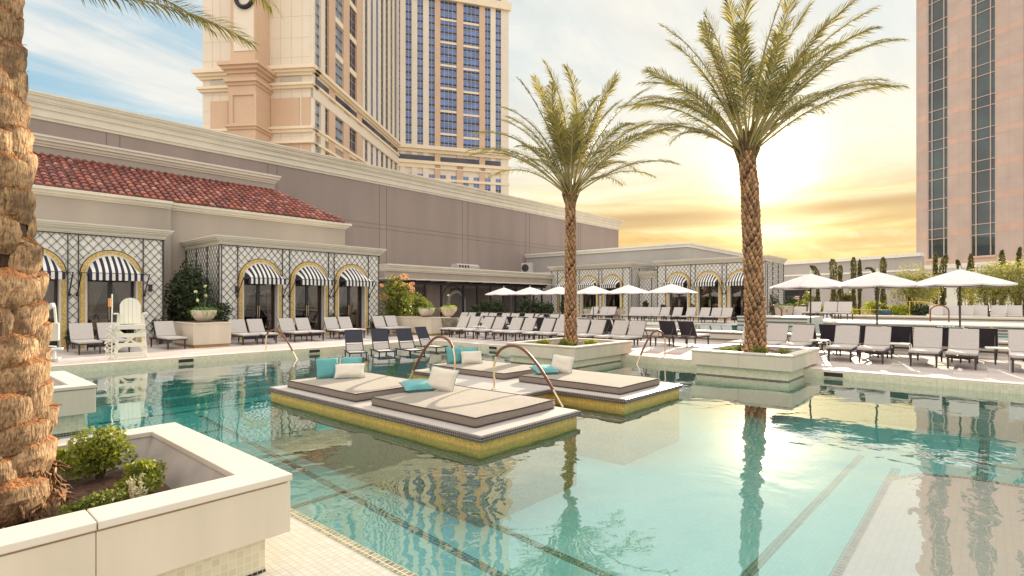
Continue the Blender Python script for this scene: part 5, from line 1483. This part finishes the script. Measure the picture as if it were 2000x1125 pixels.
# ------------------------------------------------------------------ loungers
def make_lounger(dark=False):
    root = thing('sun_lounger', 'x', 'sun lounger')
    W, sl_, hy = .61, .35, .12
    ba = R(60); bl = .60; bd = Vector((0, math.cos(ba), math.sin(ba)))
    cu = M['cushion']
    m = MB(); m.box(-W/2, -1.0, sl_, W/2, hy, sl_+.065); m.build('seat_cushion', cu, root, bevel=.022)
    m = MB(); n = Vector((0, -math.sin(ba), math.cos(ba))); h0 = Vector((0, hy+.03, sl_+.045))
    V = []
    for o in (0, .06):
        for (x, s) in ((-W/2,0),(W/2,0),(W/2,bl),(-W/2,bl)): V.append(Vector((x,0,0))+h0+bd*s+n*o)
    m.add(V, [(0,3,2,1),(4,5,6,7),(0,1,5,4),(1,2,6,5),(2,3,7,6),(3,0,4,7)]); m.build('back_cushion', cu, root, bevel=.02)
    m = MB(); b0 = h0-n*.012
    for sg in (-1, 1): m.bar(Vector((sg*(W/2-.02),0,0))+b0-bd*.04, Vector((sg*(W/2-.02),0,0))+b0+bd*(bl+.02), .035, .022, up=n)
    m.bar(Vector((-W/2+.02,0,0))+b0+bd*(bl+.005), Vector((W/2-.02,0,0))+b0+bd*(bl+.005), .022, .03, up=n)
    m.build('back_frame', M['leg'], root)
    m = MB(); V = []
    for o in (-.006, -.016):
        for (x, s) in ((-W/2+.03,.0),(W/2-.03,.0),(W/2-.03,bl-.01),(-W/2+.03,bl-.01)): V.append(Vector((x,0,0))+h0+bd*s+n*o)
    m.add(V, [(0,3,2,1),(4,5,6,7),(0,1,5,4),(1,2,6,5),(2,3,7,6),(3,0,4,7)]); m.build('back_sling', M['sling'], root)
    m = MB()
    for sg in (-1, 1): m.box(sg*(W/2-.02)-.018, -.97, sl_-.05, sg*(W/2-.02)+.018, .92, sl_-.004)
    m.box(-W/2+.038, -.97, sl_-.045, W/2-.038, -.93, sl_-.01); m.box(-W/2+.038, .88, sl_-.045, W/2-.038, .92, sl_-.01)
    m.build('frame', M['leg'], root)
    for sg in (-1, 1):
        for y in (-.88, .84):
            m = MB(); x = sg*(W/2-.045); V = []
            for z, h in ((sl_-.05, .026), (0, .017)):
                V += [(x-h,y-h,z),(x+h,y-h,z),(x+h,y+h,z),(x-h,y+h,z)]
            m.add(V, [(0,1,2,3),(7,6,5,4),(0,4,5,1),(1,5,6,2),(2,6,7,3),(3,7,4,0)]); m.build('leg', M['leg'], root)
    m = MB(); bp = b0+bd*.42
    for sg in (-1, 1): m.bar(Vector((sg*(W/2-.06),0,0))+bp, (sg*(W/2-.06), .68, sl_-.03), .02)
    m.build('back_prop', M['leg'], root)
    return root
proto = make_lounger(); used = [False]
def lounger(u, v, z, rz, lab, group):
    if not used[0]:
        used[0] = True; proto.location = (u, v, z); proto.rotation_euler = (0,0,rz); proto['label'] = lab; proto['group'] = group; return proto
    return dup(proto, (u, v, z), rz, lab, group)
FU, BU = -PI/2, PI/2
def jr(a=2.): return R(rnd.uniform(-a, a))
lab = ['grey lounger left of the lifeguard chair, beside the thick palm', 'grey lounger half hidden by the lifeguard chair', 'grey lounger alone between the lifeguard chair and the box planter',
       'grey lounger just right of the left box planter', 'grey lounger before the left arch of the second pavilion', 'left of two grey loungers before the middle arch', 'right of two grey loungers before the middle arch',
       'left of two grey loungers before the right arch', 'right of two grey loungers before the right arch', 'left of two grey loungers beside the right box planter', 'right of two grey loungers touching the right box planter']
for k, u in enumerate((3.92, 4.66, 6.3, 8.8, 9.5, 10.78, 11.5, 12.82, 13.52, 15.35, 16.06)): lounger(u, 21.85, DK, jr(), lab[k], 'grey loungers in front of the left pavilions')
ordn = ['first','second','third','fourth','fifth','sixth','seventh','eighth','ninth','tenth','eleventh','twelfth']
for k, v in enumerate((18.75, 18.03, 17.15, 16.42, 15.42, 14.7, 13.7, 12.98, 12.0, 11.28, 10.3, 9.6)):
    lounger(17.5, v, DK, FU+jr(), ordn[k]+' from the left in the grey lounger row behind the middle palm, facing the pool', 'grey loungers along the pool behind the middle palm')
for k, v in enumerate((18.6, 17.9, 17.0, 16.3, 15.3, 14.6, 13.6, 12.9, 11.9, 11.2)):
    lounger(19.7, v, DK, BU+jr(), ordn[k]+' from the left of the loungers backing onto the pool side row, facing away', 'loungers backing onto the pool side row')
lounger(19.35, 9.02, DK, BU+R(4), 'lounger with dark back, left of two turned away near the right handrail', 'loungers turned away near the right handrail')
lounger(19.45, 8.28, DK, BU+R(-3), 'lounger with dark back, right of two turned away near the right handrail', 'loungers turned away near the right handrail')
lab = ['grey lounger directly right of the taller palm trunk', 'second grey lounger right of the taller palm', 'left of the pair under the middle right umbrella', 'right of the pair under the middle right umbrella',
       'left of the pair nearest the large right umbrella', 'right of the pair nearest the large right umbrella', 'grey lounger cut by the right edge, facing the pool']
for k, v in enumerate((4.98, 4.26, 3.08, 2.34, 1.22, .48, -.68)): lounger(17.98, v, DK, FU+jr(), lab[k], 'grey loungers on the right deck facing the pool')
lab = ['dark backed lounger behind the first right pair', 'second dark backed lounger behind the first right pair', 'dark backed lounger behind the pair under the middle umbrella', 'second dark backed lounger behind the middle umbrella pair', 'dark backed lounger behind the large umbrella pair', 'last dark backed lounger by the large umbrella pole', 'dark backed lounger behind the one cut by the right edge']
for k, v in enumerate((4.46, 3.72, 2.66, 1.95, .82, .1, -1.0)): lounger(19.75, v, DK, BU+jr(), lab[k], 'dark backed loungers turned away on the right deck')
lounger(17.95, 5.72, DK, FU+jr(), 'grey lounger hidden mostly by the taller palm trunk', 'grey loungers on the right deck facing the pool')
for k, v in enumerate((25.2, 24.48, 23.4, 22.68, 21.6, 20.88, 19.8, 19.08, 18.0, 17.28)):
    lounger(23.6, v, DK, FU+jr(), ordn[k]+' from the left in the second lounger row, before the dark shrubs', 'second row of loungers before the pergola')
for k, v in enumerate((25.0, 24.2, 23.2, 22.4, 21.4, 20.6, 19.6, 18.8)):
    lounger(25.6, v, DK, BU+jr(), ordn[k]+' from the left of the loungers turned towards the pergola', 'loungers turned towards the pergola')
for k, px in enumerate((1243, 1258, 1272, 1285, 1304, 1328, 1354, 1381, 1403, 1424)):
    lounger(33.6, v_at(px, 34.2), .5, FU+jr(), ordn[k]+' from the left in the pale lounger row before the right far pavilion', 'pale loungers before the right far pavilion')
for k, px in enumerate((1166, 1185, 1200)): lounger(33.6, v_at(px, 34.2), .5, FU+jr(), ordn[k]+' from the left of three pale loungers before the left far pavilion', 'pale loungers before the left far pavilion')
for k, px in enumerate((1565, 1594, 1625, 1653)): lounger(31.5, v_at(px, 32.1), .5 if False else .88 if v_at(px, 31) < 6.6 else .62, FU+jr(), ordn[k]+' from the left of four pale loungers below the cypresses', 'pale loungers below the cypresses')
for k, px in enumerate((1828, 1857, 1886, 1914, 1950, 1982)): lounger(*pd(px, 28.9), .68, FU+jr(), ordn[k]+' from the left of the white loungers on the top terrace', 'white loungers on the top terrace')

# navy sling chairs standing in the shallow water
def make_sling():
    root = thing('sling_chair', 'x', 'sling chair'); W = .6; s_ = .25
    ba = R(64); bl = .78; bd = Vector((0, math.cos(ba), math.sin(ba))); n = Vector((0,-math.sin(ba), math.cos(ba))); h0 = Vector((0,.12,s_))
    def slab(a, b, mt, nm):
        m = MB(); V = []
        for o in (0,.012):
            for (x, s) in ((-W/2+.03,a),(W/2-.03,a),(W/2-.03,b),(-W/2+.03,b)): V.append(Vector((x,0,0))+h0+bd*s+n*o)
        m.add(V, [(0,3,2,1),(4,5,6,7),(0,1,5,4),(1,2,6,5),(2,3,7,6),(3,0,4,7)]); m.build(nm, M[mt], root)
    slab(.30, bl, 'navysling', 'headrest_sling'); slab(.245, .262, 'navysling', 'back_strap'); slab(.02, .235, 'cushion', 'lumbar_sling')
    m = MB()
    for sg in (-1,1): m.bar(Vector((sg*(W/2-.015),0,0))+h0-bd*.02, Vector((sg*(W/2-.015),0,0))+h0+bd*(bl+.01), .03, .03, up=n)
    m.bar(Vector((-W/2+.03,0,0))+h0+bd*bl, Vector((W/2-.03,0,0))+h0+bd*bl, .025, .03, up=n); m.build('back_frame', M['navysling'], root)
    m = MB(); m.box(-W/2+.03, -.62, s_-.012, W/2-.03, .08, s_); m.build('seat_sling', M['cushion'], root)
    m = MB()
    for sg in (-1,1): m.box(sg*(W/2-.015)-.017,-.66,s_-.03,sg*(W/2-.015)+.017,.55,s_+.012)
    m.box(-W/2+.002,-.68,s_-.03,W/2-.002,-.645,s_+.014); m.build('seat_frame', M['navysling'], root)
    for sg in (-1,1):
        for y in (-.6,.48):
            m = MB(); m.box(sg*(W/2-.03)-.018, y-.018, 0, sg*(W/2-.03)+.018, y+.018, s_-.03); m.build('leg', M['navysling'], root)
    return root
sp = make_sling()
for k, (px, py, rz_, lb) in enumerate(((700, 688, -24, 'leftmost navy sling chair standing in the shallow water'), (757, 685, -20, 'second navy sling chair from the left in the shallow water'), (817, 683, -10, 'third navy sling chair from the left in the shallow water'), (864, 676, 8, 'rightmost navy sling chair in the shallows, turned aside behind a handrail'))):
    u, v = gp(px, py, .15); a = R(rz_); u -= math.sin(a)*.66; v += math.cos(a)*.66
    o = sp if k == 0 else dup(sp, (0,0,0), 0)
    o.location = (u, min(v, 17.1), -.118); o.rotation_euler = (0,0,a); o['label'] = lb; o['group'] = 'navy sling chairs in the shallows'

# ------------------------------------------------------------------ umbrellas
def make_umbrella():
    root = thing('patio_umbrella', 'x', 'umbrella'); Rm, zr, za = 1.3, 2.10, 2.46
    m = MB(); n = 8; rings = 6; za = 2.54
    def P(k, f, dz=0.): return (Rm*f*math.cos(2*PI*k/n), Rm*f*math.sin(2*PI*k/n), za-(za-zr)*(f**1.06)-dz)
    for k in range(n):                      # eight taut panels meeting on the ribs
        V = []
        for i in range(rings+1):
            f = i/rings; A = Vector(P(k, f)); B = Vector(P(k+1, f))
            for j in range(5):
                s_ = j/4; p = A.lerp(B, s_); p.z -= .045*math.sin(PI*s_)*f*(1-.35*f); V.append(p)
        m.add(V, [(i*5+j, i*5+j+1, i*5+6+j, i*5+5+j) for i in range(rings) for j in range(4)], 0, True)
        W_ = [V[rings*5+j] for j in range(5)]; m.add(W_+[p*.998-Vector((0,0,.035)) for p in W_], [(j, j+1, 6+j, 5+j) for j in range(4)], 0)
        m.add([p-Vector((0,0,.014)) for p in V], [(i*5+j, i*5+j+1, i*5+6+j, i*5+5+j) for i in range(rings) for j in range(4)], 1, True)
    m.build('canopy', [M['umbrella'], M['umbrella_underside_shade']], root, fix=False)
    m = MB(); m.lathe([(0,.0),(.32,0),(.32,.05),(.05,.07),(.04,.25),(0,.25)], 20); m.build('base', M['pole'], root)
    m = MB(); m.tube([(0,0,.05),(0,0,za-.02)], .026, 8); m.build('pole', M['pole'], root)
    m = MB(); m.lathe([(0,0),(.03,0),(.025,.04),(.012,.06),(.018,.09),(0,.13)], 10, (0,0,za-.01)); m.build('finial', M['ivory'], root)
    for k in range(8):
        a = 2*PI*k/8; m = MB(); m.bar((.04*math.cos(a), .04*math.sin(a), za-.09), (Rm*.97*math.cos(a), Rm*.97*math.sin(a), zr-.03), .014, .02); m.build('rib', M['pole'], root)
    return root
um = make_umbrella(); first = [True]
def umbrella(u, v, z, lab, grp, s=1.0, rz=0.):
    o = um if first[0] else dup(um, (0,0,0), 0)
    first[0] = False; o.location = (u, v, z); o.rotation_euler = (0,0,rz); o['label'] = lab; o['group'] = grp; o.scale = (s,s,s); return o
lab = ['white umbrella farthest left in the middle row, before the pergola', 'second white umbrella from the left, before the dark shrubs', 'white umbrella just left of the middle palm trunk', 'white umbrella just right of the middle palm trunk', 'white umbrella left of the joining lattice wall', 'rightmost white umbrella in the middle row, before the right far pavilion']
for k, px in enumerate((984, 1035, 1092, 1159, 1227, 1311)): umbrella(26.2, v_at(px, 26.2), .19, lab[k], 'white umbrellas in the middle row', 1.0, rnd.uniform(0,.7))
lab = ['white umbrella right of the taller palm, over the first pair', 'white umbrella over the pair with yellow green shrubs behind', 'largest white umbrella, near the right edge']
for k, px in enumerate((1583, 1713, 1875)): umbrella(20.55, v_at(px, 20.55), DK, lab[k], 'white umbrellas on the right deck', 1.02, .2*k)
umbrella(*pd(1562, 31.), .62, 'white umbrella half hidden behind the one right of the taller palm', 'white umbrellas on the right deck', 1.0)
umbrella(*pd(1976, 37.), .98, 'white umbrella on the top terrace at the right edge', 'white umbrellas on the top terrace', 1.04)
umbrella(*pd(1935, 41.), 1.02, 'small white umbrella peeking over the largest canopy', 'white umbrellas on the top terrace')
umbrella(*pd(1885, 39.), .95, 'white umbrella hidden behind the largest canopy, only its pole showing', 'white umbrellas on the top terrace', .95)

# white tubular side tables
def make_side():
    root = thing('side_table', 'x', 'side table'); m = MB()
    for y in (-.2,.2): m.tube([(-.22,y,.0),(-.22,y,.5),(-.2,y,.53),(.2,y,.53)], .012, 6)
    m.build('frame', M['white'], root); m = MB(); m.box(-.2,-.21,.535,.22,.21,.55); m.build('top', M['white'], root, bevel=.005); m = MB(); m.box(-.24,-.23,0,.18,.23,.012); m.build('base', M['white'], root); return root
stp = make_side()
for k, (u, v, lb) in enumerate(((17.45, 3.62, 'white side table left of the pair under the middle right umbrella'), (17.45, 1.74, 'white side table left of the pair nearest the large umbrella'), (17.4, -.16, 'white side table beside the lounger cut by the right edge'), (17.0, 16.9, 'white side table in the pool side row left of the middle palm'))):
    o = stp if k == 0 else dup(stp, (0,0,0), 0); o.location = (u, v, DK); o.rotation_euler = (0,0,BU); o['label'] = lb; o['group'] = 'white side tables between loungers'

# ------------------------------------------------------------------ lifeguard chair, lift, rescue pole
u, v = 4.52, 19.0
t = thing('lifeguard_chair', 'tall white lifeguard chair with arched back on the left pool edge', 'lifeguard chair', (u, v, DK), R(-12))
G = M['guard']
for sg in (-1,1):
    m = MB(); m.bar((sg*.42,-.42,0), (sg*.33,-.30,1.30), .09, .05, up=(0,1,0)); m.build('leg', G, t)
    m = MB(); m.bar((sg*.40,.55,0), (sg*.33,.28,1.28), .09, .05, up=(0,1,0)); m.build('leg', G, t)
    m = MB(); m.box(sg*.40-.07,-.42,1.30,sg*.40+.07,.34,1.335); m.build('armrest', G, t, bevel=.008)
    m = MB(); m.bar((sg*.39,-.36,.35), (sg*.36,.42,.85), .07, .03, up=(1,0,0)); m.bar((sg*.375,-.36,.85), (sg*.385,.46,.35), .07, .028, up=(1,0,0)); m.build('side_brace', G, t)
for k, z in enumerate((.12,.40,.68)):
    m = MB(); m.box(-.43+.02*k,-.50+.03*k,z-.06,.43-.02*k,-.455+.03*k,z+.06); m.build('step', G, t, bevel=.006)
    m = MB(); m.box(-.42+.02*k,-.44+.03*k,z+.02,.42-.02*k,-.30+.03*k,z+.05); m.build('tread', G, t)
m = MB(); m.box(-.37,-.40,.94,.37,.22,.98); m.build('seat', G, t, bevel=.008)
m = MB(); m.box(-.38,-.44,.86,.38,-.405,.985); m.build('seat_apron', G, t)
for k in range(5):
    m = MB(); x0 = -.30+.121*k; x1 = x0+.115; V = []
    pts = [(x0,1.0),(x1,1.0)]
    for q in range(5):
        x = x1+(x0-x1)*q/4; pts.append((x, 1.50+math.sqrt(max(0,.31**2-x*x))*.95))
    nn = len(pts); V = [(x, .20+(z-1)*.18, z) for x, z in pts]+[(x, .235+(z-1)*.18, z) for x, z in pts]
    m.add(V, [tuple(range(nn)), tuple(range(nn,2*nn))[::-1]]+[(i,(i+1)%nn,nn+(i+1)%nn,nn+i) for i in range(nn)]); m.build('back_slat', G, t)
m = MB()
for sg in (-1, 1): m.bar((sg*.37,.48,.22), (-sg*.35,.36,.80), .07, .025, up=(0,1,0))
m.build('rear_brace', G, t)
m = MB(); m.box(-.5,-.52,-.0,.5,.62,.03); m.build('base_board', G, t)
t.scale = (.86,.86,.98)
t = thing('rescue_pole', 'thin white rescue pole with orange tip leaning on the lifeguard chair', 'rescue pole', (u-.52, v-.28, DK), 0)
m = MB(); m.tube([(0,0,0),(.03,.1,1.86)], .018, 8); m.build('pole', G, t)
m = MB(); m.tube([(-.03,.08,1.5),(-.03,.09,1.74)], .04, 8); m.build('float', M['orange'], t)
t = thing('coiled_rope', 'tangled white safety rope hanging on the side of the lifeguard chair', 'rope', (u-.50, v-.2, DK), 0)
m = MB(); r = random.Random(4); pts = []
for i in range(150):
    a = i*.62; f = i/150
    pts.append((.09*math.cos(a)+.05*math.sin(i*.23)-.05*f, .07*math.sin(a), .95-.85*f+.07*math.sin(a*1.3)))
m.tube(pts, .012, 5); m.build('rope', M['guard'], t)
u2, v2 = gp(86, 705, DK)
t = thing('pool_lift', 'grey green pool lift with folded seat beside the thick palm trunk', 'pool lift', (u2, v2+.3, DK), R(-15))
m = MB(); m.box(-.08,-.07,0,.08,.07,1.45); m.build('post', M['liftgrey'], t, bevel=.02)
m = MB(); m.bar((0,-.02,1.42),(.28,-.25,1.55),.12,.14); m.build('arm', M['liftgrey'], t, bevel=.02)
m = MB(); m.box(.16,-.36,.55,.40,-.16,1.05); m.build('seat_back', M['pillow'], t, bevel=.03)
m = MB(); m.tube([(.30,-.27,1.5),(.33,-.27,1.05)], .03, 8); m.build('hanger', G, t); m = MB(); m.tube([(.16,-.26,.55),(.08,-.3,.42),(.36,-.5,.40)], .02, 6); m.build('hanger', G, t)
m = MB(); m.box(.1,-.62,.3,.5,-.28,.36); m.build('seat', M['liftgrey'], t, bevel=.02)
m = MB(); m.box(-.3,-.35,-.0,.4,.3,.06); m.build('base', M['liftgrey'], t, bevel=.015)
m = MB(); m.tube([(.33,-.5,.06),(.33,-.5,.3)], .03, 8); m.build('foot_post', G, t)

# ------------------------------------------------------------------ small things at the back
t = thing('yellow_handrail', 'yellow metal handrail by the steps below the left olive tree', 'handrail', (*pd(1790, 34.5), .68), FU)
m = MB(); m.tube([(1.6,0,.0),(1.6,0,.75),(.2,0,1.15),(-.35,0,1.15),(-.35,0,.0)], .035, 8); m.tube([(-.1,0,1.15),(-.1,0,.0)], .03, 8); m.tube([(1.2,0,.85),(1.2,0,.0)],.03,8); m.build('tube', M['yellow'], t)
t = thing('yellow_rail', 'low yellow railing among the shrubs behind the middle umbrella', 'railing', (*pd(1700, 34.5), .68), FU)
m = MB()
for k in range(5): m.tube([(-1+.5*k,0,0),(-1+.5*k,0,.8)], .03, 6)
m.tube([(-1,0,.62),(1,0,.62)], .025, 6); m.build('tube', M['yellow'], t)
t = thing('lounge_pod', 'dark teal rounded chair behind the middle umbrella pole', 'chair', (*pd(1729, 34), .88), 0)
m = MB(); m.lathe([(0,.0),(.3,.02),(.36,.2),(.34,.36),(.28,.42),(.25,.3),(0,.25)], 20); m.build('shell', mat('dark_teal', (.02,.06,.08), .5, .2), t)
m = MB(); m.lathe([(0,-.1),(.2,-.1),(.2,.0),(0,.0)], 12); m.build('base', M['leg'], t)
for px, d__, lb in ((1835, 25.2, 'brown topped handrail hoop on the top terrace'), (1572, 29., 'brown topped handrail hoop left of the four pale loungers'), (1510, 25., 'dark handrail hoop right of the taller palm trunk')):
    q = pd(px, d__); t = thing('terrace_handrail', lb, 'handrail', (q[0], q[1], .62 if d__ < 30 else .9), FU+.3, 'handrail hoops on the terraces')
    pts = [(-.35,0,0)]+[(-.35+.35*(1-math.cos(PI*k/12)), 0, .75+.28*math.sin(PI*k/12)) for k in range(13)]+[(.35,0,.1)]
    m = MB(); m.tube(pts, .03, 8); m.build('tube', M['rail'], t)
    m = MB(); m.lathe([(0,0),(.07,0),(.07,.02),(.03,.03)], 10, (-.35,0,0)); m.build('foot_flange', M['steel'], t)
# black hoop behind the middle row
q = pd(1062, 29.); t = thing('terrace_handrail', 'thin dark handrail arch behind the middle lounger row', 'handrail', (q[0], q[1], DK), FU, 'handrail hoops on the terraces')
m = MB(); m.tube([(-.55,0,0)]+[(-.55+.55*(1-math.cos(PI*k/14)),0,.55+.42*math.sin(PI*k/14)) for k in range(15)]+[(.55,0,0)], .028, 8); m.build('tube', M['leg'], t)
# gate with a small sign
q = pd(1559, 46.); t = thing('garden_gate', 'dark gate with a small pale pink sign right of the far right pavilion', 'gate', (q[0], q[1], .5), FU-.3)
m = MB(); m.box(-1.2,-.05,0,1.2,.05,2.3); m.build('panel', M['iron'], t)
m = MB(); m.box(-1.35,-.1,0,-1.2,.1,2.5); m.box(1.2,-.1,0,1.35,.1,2.5); m.box(-1.2,-.1,2.3,1.2,.1,2.5); m.build('frame', M['grey_wall'], t)
m = MB(); m.box(-.25,-.08,1.5,.2,-.052,1.78); s_ = m.build('sign', M['sign'], t)
m = MB()
for k in range(4): m.box(-.19+.09*k,-.083,1.6,-.13+.09*k,-.081,1.68)
m.build('lettering', M['iron'], s_)
# depth marker tile on the terrace front
q = (27.0, v_at(1857, 28.2)); t = thing('depth_marker', 'faint dark depth marking on the pale terrace front at right', 'depth marker', (28.185, q[1], .78), FU)
m = MB(); m.box(-.42,-.004,-.075,.42,.0,.075); m.build('tile', M['white'], t)
m = MB(); x = -.36
for g_ in ('I','E','I','I','D'):
    m.box(x,-.008,-.055,x+.025,-.0045,.055)
    if g_ in 'ED':
        for z_ in ((-.055,.03) if g_ == 'D' else (-.055,-.0125,.03)): m.box(x+.026,-.008,z_,x+.085,-.0045,z_+.025)
    if g_ == 'D': m.box(x+.086,-.008,-.055,x+.108,-.0045,.055)
    x += .125
m.build('lettering', M['iron'], t)
t = thing('marker_post', 'short yellow post on the lower terrace behind the large umbrella pair', 'post', (*pd(1937, 16.9), .2), 0)
m = MB(); m.box(-.035,-.035,0,.035,.035,.85); m.build('post', M['yellow'], t); m = MB(); m.lathe([(0,0),(.09,0),(.09,.015),(0,.02)], 12); m.build('base', M['pole'], t)
